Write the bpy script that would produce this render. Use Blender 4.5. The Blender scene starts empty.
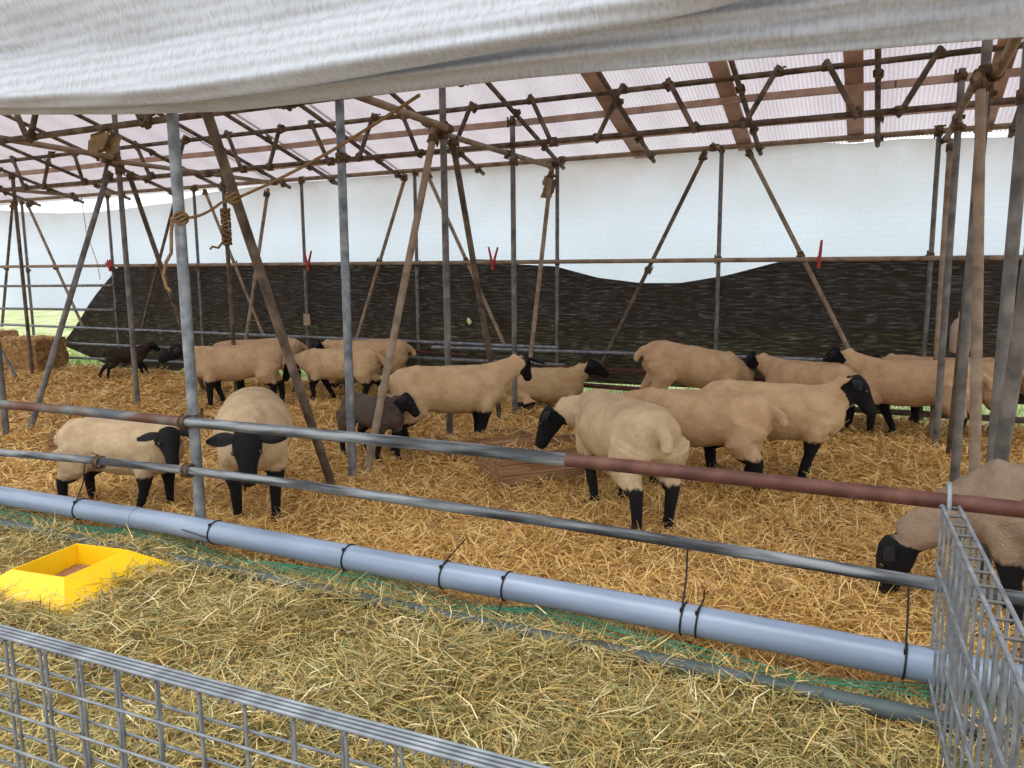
import bpy, math, random
import numpy as np
from mathutils import Vector, Matrix, noise

random.seed(7)
RNG = np.random.default_rng(11)
SC = bpy.context.scene
COL = SC.collection
V = Vector

# ------------------------------------------------------------------ camera, world, sun, exposure
YAW, PITCH, ROLL, FPX, EYE = 0.44621, 0.14414, -0.009546, 766.943, 1.5
_f = V((-math.sin(YAW) * math.cos(PITCH), math.cos(YAW) * math.cos(PITCH), -math.sin(PITCH)))
_r = V((math.cos(YAW), math.sin(YAW), 0))
_u = _r.cross(_f)
CR = _r * math.cos(ROLL) + _u * math.sin(ROLL)
CU = -_r * math.sin(ROLL) + _u * math.cos(ROLL)
cam_data = bpy.data.cameras.new('camera')
cam = bpy.data.objects.new('camera', cam_data)
COL.objects.link(cam)
cam_data.sensor_width = 36.0
cam_data.lens = FPX * 36.0 / 1024.0
cam_data.clip_start = 0.05
cam.matrix_world = Matrix(((CR.x, CU.x, -_f.x, 0), (CR.y, CU.y, -_f.y, 0), (CR.z, CU.z, -_f.z, EYE), (0, 0, 0, 1)))
SC.camera = cam

world = bpy.data.worlds.new('overcast_sky')
SC.world = world
world.use_nodes = True
wn = world.node_tree.nodes
wl = world.node_tree.links
wn.clear()
w_out = wn.new('ShaderNodeOutputWorld')
w_bg = wn.new('ShaderNodeBackground')
w_tc = wn.new('ShaderNodeTexCoord')
w_sep = wn.new('ShaderNodeSeparateXYZ')
w_ramp = wn.new('ShaderNodeValToRGB')
w_ramp.color_ramp.elements[0].position = 0.0
w_ramp.color_ramp.elements[0].color = (0.90, 0.93, 0.97, 1)
w_ramp.color_ramp.elements[1].position = 0.9
w_ramp.color_ramp.elements[1].color = (0.95, 0.97, 1.0, 1)
wl.new(w_tc.outputs['Generated'], w_sep.inputs[0])
wl.new(w_sep.outputs['Z'], w_ramp.inputs[0])
wl.new(w_ramp.outputs[0], w_bg.inputs[0])
w_bg.inputs[1].default_value = 1.15
wl.new(w_bg.outputs[0], w_out.inputs[0])

sun_data = bpy.data.lights.new('sun', 'SUN')
sun_data.energy = 0.9
sun_data.angle = math.radians(40)
sun_data.color = (1.0, 0.97, 0.92)
sun = bpy.data.objects.new('sun', sun_data)
COL.objects.link(sun)
sun.rotation_euler = V((0.25, 0.40, -1.0)).to_track_quat('-Z', 'Y').to_euler()

SC.view_settings.view_transform = 'Standard'
SC.view_settings.look = 'None'
SC.view_settings.gamma = 1.0
SC.view_settings.use_curve_mapping = False
SC.view_settings.exposure = 0.70


# ------------------------------------------------------------------ pixel rays of the photograph -> points in the place
def ray(x, y):
    return CR * ((x - 512) / FPX) - CU * ((y - 384) / FPX) + _f


def at(x, y, z=0.0):
    d = ray(x, y)
    t = (z - EYE) / d.z
    return V((d.x * t, d.y * t, z))


def view_azimuth(x):
    d = ray(x, 400)
    return math.degrees(math.atan2(d.y, d.x))


# ------------------------------------------------------------------ materials
def srgb(r, g, b):
    f = lambda c: ((c / 255 + 0.055) / 1.055) ** 2.4 if c / 255 > 0.04045 else c / 255 / 12.92
    return (f(r), f(g), f(b), 1)


def new_mat(name):
    m = bpy.data.materials.new(name)
    m.use_nodes = True
    nt = m.node_tree
    return m, nt, nt.nodes, nt.links, nt.nodes['Principled BSDF']


def mat_noise(name, cols, scale=8.0, rough=0.7, bump=0.0, bump_scale=None, metallic=0.0, detail=4.0, stretch=None, spec=0.3, pos=None):
    m, nt, N, L, P = new_mat(name)
    tc = N.new('ShaderNodeTexCoord')
    mp = N.new('ShaderNodeMapping')
    L.new(tc.outputs['Object'], mp.inputs[0])
    if stretch:
        mp.inputs['Scale'].default_value = stretch
    nz = N.new('ShaderNodeTexNoise')
    nz.inputs['Scale'].default_value = scale
    nz.inputs['Detail'].default_value = detail
    L.new(mp.outputs[0], nz.inputs['Vector'])
    rp = N.new('ShaderNodeValToRGB')
    e = rp.color_ramp.elements
    n = len(cols)
    while len(e) < n:
        e.new(0.5)
    for i, c in enumerate(cols):
        e[i].position = pos[i] if pos else 0.3 + 0.4 * i / max(1, n - 1)
        e[i].color = c
    L.new(nz.outputs['Fac'], rp.inputs[0])
    L.new(rp.outputs[0], P.inputs['Base Color'])
    P.inputs['Roughness'].default_value = rough
    P.inputs['Metallic'].default_value = metallic
    P.inputs['Specular IOR Level'].default_value = spec
    if bump:
        n2 = N.new('ShaderNodeTexNoise')
        n2.inputs['Scale'].default_value = bump_scale or scale * 3
        n2.inputs['Detail'].default_value = 3
        L.new(mp.outputs[0], n2.inputs['Vector'])
        b = N.new('ShaderNodeBump')
        b.inputs['Strength'].default_value = bump
        b.inputs['Distance'].default_value = 0.01
        L.new(n2.outputs['Fac'], b.inputs['Height'])
        L.new(b.outputs[0], P.inputs['Normal'])
    return m


M = {}
M['galv'] = mat_noise('galvanised_steel', [srgb(96, 100, 105), srgb(124, 130, 136), srgb(150, 155, 160)], 14, 0.5, 0.1, metallic=0.35, spec=0.4)
M['galv_dark'] = mat_noise('weathered_steel', [srgb(82, 80, 78), srgb(112, 108, 104), srgb(138, 134, 128)], 9, 0.6, 0.1, metallic=0.2)
M['brown_pipe'] = mat_noise('dusty_brown_steel', [srgb(66, 56, 48), srgb(98, 84, 72), srgb(128, 112, 98)], 9, 0.75, 0.15, metallic=0.1)
M['tan_pipe'] = mat_noise('dusty_tan_steel', [srgb(112, 96, 80), srgb(142, 124, 104), srgb(160, 142, 122)], 9, 0.8, 0.1)
M['rust_rail'] = mat_noise('rusty_rail_paint', [srgb(78, 84, 90), srgb(108, 112, 114), srgb(100, 74, 62), srgb(84, 52, 42)], 2.6, 0.55, 0.15, 40, metallic=0.2, pos=[0.36, 0.46, 0.53, 0.66])
M['rust_red'] = mat_noise('red_brown_rail', [srgb(66, 40, 34), srgb(88, 54, 45), srgb(106, 72, 60)], 9, 0.55, 0.1, 40)
M['grey_rail'] = mat_noise('scuffed_grey_rail', [srgb(52, 54, 56), srgb(92, 96, 100), srgb(134, 138, 142)], 9, 0.55, 0.15, 40, metallic=0.2, stretch=(0.3, 3, 3), pos=[0.38, 0.5, 0.62])
M['rust_clamp'] = mat_noise('rusty_coupler', [srgb(60, 48, 38), srgb(92, 74, 56), srgb(124, 102, 76)], 30, 0.85, 0.3)
M['blue_pipe'] = mat_noise('blue_grey_plastic', [srgb(112, 126, 146), srgb(126, 141, 162), srgb(140, 154, 174)], 3, 0.28, 0.02, stretch=(0.6, 3, 3), spec=0.5)
M['dark_plastic_pipe'] = mat_noise('dark_grey_plastic', [srgb(62, 74, 76), srgb(84, 96, 96)], 5, 0.5)
M['black'] = mat_noise('black_plastic', [srgb(22, 22, 24), srgb(38, 38, 40)], 20, 0.5)
M['red'] = mat_noise('red_plastic', [srgb(150, 48, 46), srgb(178, 66, 60)], 20, 0.5)
M['wood'] = mat_noise('weathered_plank', [srgb(112, 84, 60), srgb(152, 116, 84), srgb(178, 142, 106)], 6, 0.85, 0.3, stretch=(0.4, 5, 5))
M['roof_wood'] = mat_noise('red_brown_timber', [srgb(166, 136, 122), srgb(190, 160, 146), srgb(206, 178, 164)], 5, 0.85, 0.2)
M['yellow'] = mat_noise('yellow_plastic', [srgb(238, 186, 10), srgb(246, 202, 24)], 4, 0.4, spec=0.4)
M['feed'] = mat_noise('brown_feed', [srgb(120, 84, 56), srgb(168, 126, 90)], 60, 0.95, 0.5)
M['rope'] = mat_noise('tan_rope', [srgb(112, 86, 56), srgb(150, 122, 86)], 60, 0.9, 0.4)
M['hoof'] = mat_noise('dark_hoof', [srgb(28, 25, 24), srgb(46, 42, 40)], 20, 0.6)
M['ear'] = mat_noise('black_ear', [srgb(14, 13, 14), srgb(30, 28, 29)], 20, 0.75)
M['eye'] = mat_noise('dark_eye', [srgb(20, 14, 8), srgb(52, 38, 18)], 20, 0.12, spec=0.6)
M['jug'] = mat_noise('dusty_pink_plastic', [srgb(172, 146, 130), srgb(196, 172, 158)], 8, 0.6)
M['grass'] = mat_noise('grass_ground', [srgb(124, 146, 86), srgb(164, 172, 122), srgb(190, 182, 152)], 1.3, 0.95, 0.4, 30)
M['earth'] = mat_noise('trodden_earth', [srgb(128, 118, 104), srgb(150, 140, 124), srgb(168, 156, 138)], 2.0, 0.95, 0.4, 30)
M['bale'] = mat_noise('hay_bale_straw', [srgb(98, 74, 48), srgb(150, 116, 78), srgb(180, 146, 102)], 16, 0.95, 0.8, 50)
M['floor'] = mat_noise('straw_ground', [srgb(116, 82, 38), srgb(168, 126, 62), srgb(202, 160, 90)], 7, 0.95, 0.8, 60)
M['tag'] = mat_noise('beige_tag', [srgb(150, 128, 104), srgb(170, 148, 124)], 10, 0.8)
M['green_net'] = mat_noise('green_netting', [srgb(30, 116, 92), srgb(54, 142, 114)], 10, 0.6)
M['leaf_rag'] = mat_noise('brown_rag', [srgb(120, 96, 66), srgb(152, 126, 92)], 12, 0.9, 0.3)


def straw_mat(name, cols, trans=0.25):
    m, nt, N, L, P = new_mat(name)
    g = N.new('ShaderNodeNewGeometry')
    rp = N.new('ShaderNodeValToRGB')
    e = rp.color_ramp.elements
    while len(e) < len(cols):
        e.new(0.5)
    for i, c in enumerate(cols):
        e[i].position = i / (len(cols) - 1)
        e[i].color = c
    L.new(g.outputs['Random Per Island'], rp.inputs[0])
    L.new(rp.outputs[0], P.inputs['Base Color'])
    P.inputs['Roughness'].default_value = 0.55
    P.inputs['Specular IOR Level'].default_value = 0.35
    return m


M['straw'] = straw_mat('golden_straw', [srgb(124, 86, 40), srgb(194, 148, 76), srgb(226, 182, 104), srgb(238, 200, 124), srgb(248, 220, 160)])
M['hay'] = straw_mat('greenish_hay', [srgb(74, 76, 42), srgb(132, 112, 62), srgb(120, 124, 70), srgb(180, 148, 84), srgb(196, 168, 104), srgb(150, 146, 88), srgb(232, 214, 166)])
M['grass_blade'] = straw_mat('grass_blade', [srgb(90, 130, 44), srgb(134, 172, 70), srgb(170, 190, 100)])


def fabric(name, base, dark, trans, stripes, stripe_axis='Z', stain=None, alpha_holes=0.0, rough=0.8, wave=0.35):
    """woven sheet: diffuse + translucent, fine woven bands"""
    m, nt, N, L, P = new_mat(name)
    out = N['Material Output']
    tc = N.new('ShaderNodeTexCoord')
    wv = N.new('ShaderNodeTexWave')
    wv.bands_direction = stripe_axis
    wv.inputs['Scale'].default_value = stripes
    wv.inputs['Distortion'].default_value = 1.5
    wv.inputs['Detail'].default_value = 2
    wv.inputs['Detail Scale'].default_value = 1.5
    L.new(tc.outputs['Object'], wv.inputs['Vector'])
    nz = N.new('ShaderNodeTexNoise')
    nz.inputs['Scale'].default_value = 26
    nz.inputs['Detail'].default_value = 5
    mp = N.new('ShaderNodeMapping')
    mp.inputs['Scale'].default_value = (3.2, 1.0, 0.9)
    L.new(tc.outputs['Object'], mp.inputs[0])
    L.new(mp.outputs[0], nz.inputs['Vector'])
    ad = N.new('ShaderNodeMath')
    ad.operation = 'MULTIPLY_ADD'
    ad.inputs[1].default_value = wave
    L.new(wv.outputs['Fac'], ad.inputs[0])
    L.new(nz.outputs['Fac'], ad.inputs[2])
    rp = N.new('ShaderNodeValToRGB')
    rp.color_ramp.elements[0].position = 0.35
    rp.color_ramp.elements[0].color = dark
    rp.color_ramp.elements[1].position = 0.75
    rp.color_ramp.elements[1].color = base
    L.new(ad.outputs[0], rp.inputs[0])
    colr = rp.outputs[0]
    if stain:
        zlo, zhi, scol = stain
        sp = N.new('ShaderNodeSeparateXYZ')
        L.new(tc.outputs['Object'], sp.inputs[0])
        mr = N.new('ShaderNodeMapRange')
        mr.inputs[1].default_value = zlo
        mr.inputs[2].default_value = zhi
        L.new(sp.outputs['Z'], mr.inputs[0])
        n3 = N.new('ShaderNodeTexNoise')
        n3.inputs['Scale'].default_value = 1.6
        n3.inputs['Detail'].default_value = 4
        L.new(tc.outputs['Object'], n3.inputs['Vector'])
        ml = N.new('ShaderNodeMath')
        ml.operation = 'MULTIPLY'
        L.new(mr.outputs[0], ml.inputs[0])
        L.new(n3.outputs['Fac'], ml.inputs[1])
        mx = N.new('ShaderNodeMixRGB')
        L.new(ml.outputs[0], mx.inputs[0])
        L.new(colr, mx.inputs[1])
        mx.inputs[2].default_value = scol
        colr = mx.outputs[0]
    L.new(colr, P.inputs['Base Color'])
    P.inputs['Roughness'].default_value = rough
    P.inputs['Specular IOR Level'].default_value = 0.2
    bp = N.new('ShaderNodeBump')
    bp.inputs['Strength'].default_value = 0.25
    bp.inputs['Distance'].default_value = 0.01
    L.new(ad.outputs[0], bp.inputs['Height'])
    L.new(bp.outputs[0], P.inputs['Normal'])
    tr = N.new('ShaderNodeBsdfTranslucent')
    L.new(colr, tr.inputs[0])
    mix = N.new('ShaderNodeMixShader')
    mix.inputs[0].default_value = trans
    L.new(P.outputs[0], mix.inputs[1])
    L.new(tr.outputs[0], mix.inputs[2])
    last = mix.outputs[0]
    if alpha_holes:
        tp = N.new('ShaderNodeBsdfTransparent')
        m2 = N.new('ShaderNodeMixShader')
        n4 = N.new('ShaderNodeTexNoise')
        n4.inputs['Scale'].default_value = 60
        n4.inputs['Detail'].default_value = 3
        mp4 = N.new('ShaderNodeMapping')
        mp4.inputs['Scale'].default_value = (0.12, 1, 1.6)
        L.new(tc.outputs['Object'], mp4.inputs[0])
        L.new(mp4.outputs[0], n4.inputs['Vector'])
        r4 = N.new('ShaderNodeMapRange')
        r4.inputs[1].default_value = 0.52
        r4.inputs[2].default_value = 0.75
        r4.inputs[4].default_value = alpha_holes
        L.new(n4.outputs['Fac'], r4.inputs[0])
        L.new(r4.outputs[0], m2.inputs[0])
        L.new(last, m2.inputs[1])
        L.new(tp.outputs[0], m2.inputs[2])
        last = m2.outputs[0]
    L.new(last, out.inputs['Surface'])
    return m


M['tarp_roll'] = fabric('woven_white_tarp', srgb(204, 210, 218), srgb(180, 181, 182), 0.30, 6, wave=0.22)
M['tarp_wall'] = fabric('white_wall_tarp', srgb(226, 234, 252), srgb(218, 227, 246), 0.68, 5, wave=0.15, stain=(2.0, 2.85, srgb(170, 140, 116)))
M['shade_net'] = fabric('black_shade_netting', srgb(62, 54, 49), srgb(25, 23, 22), 0.10, 7, alpha_holes=0.10, rough=0.9, stain=(-6, -5, srgb(58, 50, 38)))
M['roof'] = fabric('translucent_corrugated_plastic', srgb(208, 202, 206), srgb(196, 189, 193), 0.58, 0.6, 'X', rough=0.4)


def wool_mat(name, fleece, fleece2, dark):
    m, nt, N, L, P = new_mat(name)
    tc = N.new('ShaderNodeTexCoord')
    nz = N.new('ShaderNodeTexNoise')
    nz.inputs['Scale'].default_value = 7
    nz.inputs['Detail'].default_value = 10
    nz.inputs['Roughness'].default_value = 0.66
    L.new(tc.outputs['Object'], nz.inputs['Vector'])
    rp = N.new('ShaderNodeValToRGB')
    rp.color_ramp.elements[0].position = 0.34
    rp.color_ramp.elements[0].color = fleece2
    rp.color_ramp.elements[1].position = 0.62
    rp.color_ramp.elements[1].color = fleece
    L.new(nz.outputs['Fac'], rp.inputs[0])
    at_ = N.new('ShaderNodeAttribute')
    at_.attribute_name = 'dark_hair'
    n2 = N.new('ShaderNodeTexNoise')
    n2.inputs['Scale'].default_value = 24
    n2.inputs['Detail'].default_value = 6
    L.new(tc.outputs['Object'], n2.inputs['Vector'])
    ad = N.new('ShaderNodeMath')
    ad.operation = 'MULTIPLY_ADD'
    ad.inputs[1].default_value = 0.5
    L.new(n2.outputs['Fac'], ad.inputs[0])
    L.new(at_.outputs['Fac'], ad.inputs[2])
    st = N.new('ShaderNodeMapRange')
    st.inputs[1].default_value = 0.66
    st.inputs[2].default_value = 0.80
    L.new(ad.outputs[0], st.inputs[0])
    mx = N.new('ShaderNodeMixRGB')
    L.new(st.outputs[0], mx.inputs[0])
    L.new(rp.outputs[0], mx.inputs[1])
    mx.inputs[2].default_value = dark
    L.new(mx.outputs[0], P.inputs['Base Color'])
    P.inputs['Roughness'].default_value = 0.85
    P.inputs['Specular IOR Level'].default_value = 0.2
    b = N.new('ShaderNodeBump')
    b.inputs['Strength'].default_value = 0.6
    b.inputs['Distance'].default_value = 0.014
    n3 = N.new('ShaderNodeTexNoise')
    n3.inputs['Scale'].default_value = 90
    n3.inputs['Detail'].default_value = 3
    L.new(tc.outputs['Object'], n3.inputs['Vector'])
    L.new(n3.outputs['Fac'], b.inputs['Height'])
    L.new(b.outputs[0], P.inputs['Normal'])
    return m


BLK = srgb(25, 24, 26)
M['wool'] = wool_mat('sheared_cream_fleece', srgb(206, 176, 136), srgb(184, 152, 112), BLK)
M['wool_tan'] = wool_mat('sheared_tan_fleece', srgb(200, 168, 130), srgb(178, 145, 110), BLK)
M['wool_pale'] = wool_mat('pale_cream_fleece', srgb(200, 176, 142), srgb(176, 150, 116), BLK)
M['wool_grey'] = wool_mat('dusty_grey_fleece', srgb(160, 138, 116), srgb(134, 114, 96), BLK)
M['wool_lamb'] = wool_mat('dark_grey_brown_lamb_fleece', srgb(98, 84, 74), srgb(74, 62, 56), BLK)
M['wool_dark'] = wool_mat('dark_brown_lamb_fleece', srgb(66, 52, 42), srgb(46, 37, 32), BLK)


# ------------------------------------------------------------------ mesh helpers
class MB:
    def __init__(s):
        s.v, s.f, s.sm = [], [], []

    def add(s, vs, fs, smooth=False):
        o = len(s.v)
        s.v += [tuple(v) for v in vs]
        s.f += [tuple(i + o for i in f) for f in fs]
        s.sm += [smooth] * len(fs)

    def tube(s, pts, r, n=10, caps=True, smooth=True):
        pts = [V(p) for p in pts]
        rings = []
        ref = None
        for i, p in enumerate(pts):
            t = (pts[min(i + 1, len(pts) - 1)] - pts[max(i - 1, 0)]).normalized()
            if ref is None:
                ref = V((0, 0, 1)) if abs(t.z) < 0.9 else V((1, 0, 0))
            a = (ref - t * ref.dot(t)).normalized()
            ref = a
            b = t.cross(a)
            rr = r[i] if isinstance(r, (list, tuple)) else r
            rings.append([p + (a * math.cos(k * 2 * math.pi / n) + b * math.sin(k * 2 * math.pi / n)) * rr for k in range(n)])
        vs = [v for rg in rings for v in rg]
        fs = []
        for i in range(len(rings) - 1):
            for k in range(n):
                k2 = (k + 1) % n
                fs.append((i * n + k, i * n + k2, (i + 1) * n + k2, (i + 1) * n + k))
        s.add(vs, fs, smooth)
        if caps:
            s.add(rings[0][::-1], [tuple(range(n))])
            s.add(rings[-1], [tuple(range(n))])
        return s

    def box(s, c, size, rot=None):
        hx, hy, hz = size[0] / 2, size[1] / 2, size[2] / 2
        vs = [V((x, y, z)) for x in (-hx, hx) for y in (-hy, hy) for z in (-hz, hz)]
        if rot is not None:
            vs = [rot @ v for v in vs]
        vs = [v + V(c) for v in vs]
        s.add(vs, [(0, 1, 3, 2), (4, 6, 7, 5), (0, 4, 5, 1), (2, 3, 7, 6), (0, 2, 6, 4), (1, 5, 7, 3)])
        return s

    def sphere(s, c, r, nu=10, nv=6):
        vs, fs = [], []
        for i in range(nv + 1):
            th = math.pi * i / nv
            for k in range(nu):
                ph = 2 * math.pi * k / nu
                vs.append(V(c) + V((math.sin(th) * math.cos(ph) * r, math.sin(th) * math.sin(ph) * r, math.cos(th) * r)))
        for i in range(nv):
            for k in range(nu):
                k2 = (k + 1) % nu
                fs.append((i * nu + k, (i + 1) * nu + k, (i + 1) * nu + k2, i * nu + k2))
        s.add(vs, fs, True)
        return s

    def mesh(s, name):
        me = bpy.data.meshes.new(name)
        me.from_pydata(s.v, [], s.f)
        me.polygons.foreach_set('use_smooth', s.sm)
        me.update()
        return me


def obj(name, data, mat=None, parent=None, loc=None, **props):
    if isinstance(data, MB):
        data = data.mesh(name)
    o = bpy.data.objects.new(name, data)
    COL.objects.link(o)
    if mat is not None and data is not None and not data.materials:
        data.materials.append(M[mat] if isinstance(mat, str) else mat)
    if parent is not None:
        o.parent = parent
    if loc is not None:
        o.location = loc
    for k, v in props.items():
        o[k] = v
    return o


def empty(name, loc, label, cat, group=None, rz=0.0):
    o = bpy.data.objects.new(name, None)
    COL.objects.link(o)
    o.location = loc
    o.rotation_euler.z = rz
    o.empty_display_size = 0.1
    o['label'] = label
    o['category'] = cat
    if group:
        o['group'] = group
    return o


_clamp = {}


def clamp_mesh(r):
    k = round(r, 3)
    if k not in _clamp:
        b = MB()
        b.tube([(0, 0, -0.032), (0, 0, 0.032)], r * 1.35, 12, smooth=True)
        b.box((r * 1.5, 0, 0), (r * 1.0, 0.03, 0.04))
        b.tube([(r * 1.8, 0, -0.045), (r * 1.8, 0, 0.055)], 0.009, 6)
        b.tube([(0.02, r * 1.5, 0.0), (-0.02, r * 1.5, 0.0)], r * 0.7, 8)
        _clamp[k] = b.mesh('clamp')
        _clamp[k].materials.append(M['rust_clamp'])
    return _clamp[k]


def clamp(parent, p, d, r, spin=0.0):
    """scaffold coupler as a child part; p is in the parent's frame, d the pipe's direction"""
    o = bpy.data.objects.new('clamp', clamp_mesh(r))
    COL.objects.link(o)
    o.parent = parent
    q = V(d).normalized().to_track_quat('Z', 'X')
    o.rotation_mode = 'QUATERNION'
    o.rotation_quaternion = q @ V((0, 0, 1)).rotation_difference(V((0, 0, 1))) if not spin else q @ Matrix.Rotation(spin, 3, 'Z').to_quaternion()
    o.location = p
    return o


def pole(name, p0, p1, r, mat, label, cat='pole', clamps=(), group=None, n=12):
    p0, p1 = V(p0), V(p1)
    o = obj(name, MB().tube([V((0, 0, 0)), p1 - p0], r, n), mat, None, p0, label=label, category=cat)
    if group:
        o['group'] = group
    for t in clamps:
        clamp(o, (p1 - p0) * t, p1 - p0, r, random.uniform(0, 6.28))
    return o


# ------------------------------------------------------------------ the ground
def ground_h(x, y):
    """height of the bedding; numpy arrays or floats"""
    h = 0.012 * np.sin(1.9 * x + 0.7 * y) * np.cos(1.3 * y - 0.4 * x) + 0.010 * np.sin(4.3 * x - 2.9 * y + 1.0) + 0.007 * np.sin(7.9 * x + 6.1 * y)
    near = np.clip((2.75 - y) / 0.3, 0, 1)
    mound = 0.03 * near * (1 + np.sin(3.1 * x + 2.0 * y) * 0.6 + 0.5 * np.sin(6.7 * x - 4.2 * y + 2))
    return h + mound - 0.015


def grid_mesh(name, xs, ys, fn):
    X, Y = np.meshgrid(xs, ys)
    Z = fn(X, Y)
    co = np.stack([X, Y, Z], -1).reshape(-1, 3)
    nx, ny = len(xs), len(ys)
    i = (np.arange(ny - 1)[:, None] * nx + np.arange(nx - 1)[None]).ravel()
    f = np.stack([i, i + 1, i + nx + 1, i + nx], -1)
    me = bpy.data.meshes.new(name)
    me.from_pydata(co.tolist(), [], f.tolist())
    me.polygons.foreach_set('use_smooth', [True] * len(f))
    return me


obj('ground_outside', grid_mesh('ground_outside', np.linspace(-60, 50, 30), np.linspace(8.4, 90, 30), lambda x, y: x * 0 - 0.06), 'grass', kind='structure')
obj('ground_front', grid_mesh('ground_front', np.linspace(-60, 50, 30), np.linspace(-30, 8.4, 20), lambda x, y: x * 0 - 0.065), 'earth', kind='structure')
obj('floor', grid_mesh('floor', np.arange(-14.6, 5.01, 0.08), np.arange(0.2, 8.55, 0.08), ground_h), 'floor', kind='structure')

# ------------------------------------------------------------------ roof sheets (ceiling)
ROOF = lambda y: 2.82 + 0.30 * (8.56 - y)
RIDGE = 5.45
ceil = obj('ceiling', MB().tube([(-14.4, RIDGE, ROOF(RIDGE) - 0.05), (4.6, RIDGE, ROOF(RIDGE) - 0.05)], 0.03, 10), 'brown_pipe', kind='structure')


def corrugated(x0, x1, y0, z0, y1, z1, pitch=0.036, amp=0.012):
    n = int(round((x1 - x0) / pitch)) * 4
    xs = np.linspace(x0, x1, n + 1)
    dz = amp * np.sin((xs - x0) / pitch * 2 * math.pi)
    rows = 5
    co = []
    for k in range(rows):
        t = k / (rows - 1)
        co += [(x, y0 + (y1 - y0) * t, z0 + (z1 - z0) * t + d) for x, d in zip(xs, dz)]
    fs = [(k * (n + 1) + i, k * (n + 1) + i + 1, (k + 1) * (n + 1) + i + 1, (k + 1) * (n + 1) + i) for k in range(rows - 1) for i in range(n)]
    b = MB()
    b.add(co, fs, True)
    return b


x = -14.35
k = 0
while x < 3.6:
    lift = 0.010 * (k % 2)
    obj('roof_sheet', corrugated(x, x + 1.12, 8.72, ROOF(8.72) + lift, RIDGE - 0.05, ROOF(RIDGE - 0.05) + lift), 'roof', ceil)
    obj('roof_sheet', corrugated(x, x + 1.12, RIDGE + 0.05, ROOF(RIDGE) + lift, 2.95, ROOF(RIDGE) - 0.30 * (RIDGE - 2.95) + lift), 'roof', ceil)
    x += 1.08
    k += 1

# flat timber rafters and long timber purlins under the sheets
for i, (rx, lab) in enumerate([(-2.49, 'brown timber rafter under clear roof, farthest left of the timber ones'), (-1.36, 'brown timber rafter under clear roof, above the back wall tripod braces'),
                               (-0.30, 'brown timber rafter under clear roof, straight above the grazing ewes'), (0.78, 'brown timber rafter under clear roof, beyond the cluster of poles')]):
    b = MB()
    y0, y1 = 8.62, 5.5
    d = V((0, y1 - y0, ROOF(y1) - ROOF(y0)))
    ang = math.atan2(d.z, d.y)
    b.box((0, 0, 0), (0.15, d.length, 0.03), Matrix.Rotation(ang, 3, 'X'))
    obj('timber_rafter', b, 'roof_wood', None, (rx, (y0 + y1) / 2, (ROOF(y0) + ROOF(y1)) / 2 - 0.035), label=lab, category='rafter')
for yy, lab in [(7.52, 'long red-brown timber purlin under the roof, the one farther from the back wall'), (8.0, 'long red-brown timber purlin under the roof, the one closer to the back wall')]:
    b = MB()
    x0 = -14.2
    pts = []
    for j in range(18):
        xx = x0 + j * (18.6 / 17)
        pts.append((xx, 0, 0.006 * math.sin(j * 1.7)))
    for a, c in zip(pts[:-1], pts[1:]):
        m_ = (V(a) + V(c)) / 2
        b.box(m_, ((V(c) - V(a)).length + 0.01, 0.045, 0.06), Matrix.Rotation(-math.atan2(c[2] - a[2], c[0] - a[0]), 3, 'Y'))
    obj('timber_purlin', b, 'roof_wood', None, (0, yy, ROOF(yy) - 0.085), label=lab, category='purlin')

# pipe rafters that follow the slope of the roof
names_r = {-12.9: 'at the far left end', -11.8: 'above the hay bales', -10.7: 'above the dark running lamb', -9.62: 'left of the lamb, over the gap of sky', -8.6: 'over the gap of white sky',
           -7.48: 'meeting the eave where the rope hangs', -6.65: 'above the sheep walking behind the slanted brace', -5.6: 'above the tripod of the left back wall', -4.45: 'above the standing ewe',
           -3.4: 'at the middle row of poles', -2.33: 'beside the first timber rafter', 2.1: 'past the right picture edge', 3.2: 'at the far right end', -1.2: 'beside the second timber rafter', -0.1: 'beside the third timber rafter', 1.0: 'beyond the cluster of poles'}
for rx, where in names_r.items():
    y0, y1 = 8.55, 5.5
    off = -0.125
    o = pole('pipe_rafter', (rx, y0, ROOF(y0) + off), (rx - 0.03, y1, ROOF(y1) + off), 0.024, 'brown_pipe', 'dusty sloping roof pipe ' + where, 'rafter')
    for yy in (8.42, 8.0, 7.26):
        clamp(o, V((0, yy - y0, ROOF(yy) - ROOF(y0))), (0, -1, 0.3), 0.024, random.uniform(0, 6))

# ------------------------------------------------------------------ back wall: white tarp (structure) and black shade net
TOPX = [-14.6, -14.1, -13.3, -12.5, -11.5, -10.6, -9.9, -9.25, -8.3, -3.5, -1.0, -0.35, 0.1, 0.95, 2.6]
TOPZ = [2.70, 2.68, 2.61, 2.56, 2.55, 2.58, 2.61, 2.72, 2.76, 2.80, 2.82, 2.745, 2.76, 2.70, 2.72]


def tarp_wall():
    xs = np.arange(-14.6, 4.61, 0.1)
    top = np.interp(xs, TOPX, TOPZ)
    bot = np.where(xs < -11, 0.90, 0.86) + 0.03 * np.sin(xs * 1.3)
    nz_ = 22
    co, fs = [], []
    for i, xx in enumerate(xs):
        for k in range(nz_):
            t = k / (nz_ - 1)
            z = bot[i] + (top[i] - bot[i]) * t
            y = 8.63 + 0.02 * math.sin(xx * 2.1 + z * 3) + 0.012 * math.sin(xx * 5.3 - z * 4.2) + 0.05 * math.sin(math.pi * t)
            co.append((xx, y, z))
    for i in range(len(xs) - 1):
        for k in range(nz_ - 1):
            a = i * nz_ + k
            fs.append((a, a + nz_, a + nz_ + 1, a + 1))
    b = MB()
    b.add(co, fs, True)
    return b


obj('wall_back', tarp_wall(), 'tarp_wall', kind='structure')

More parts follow.
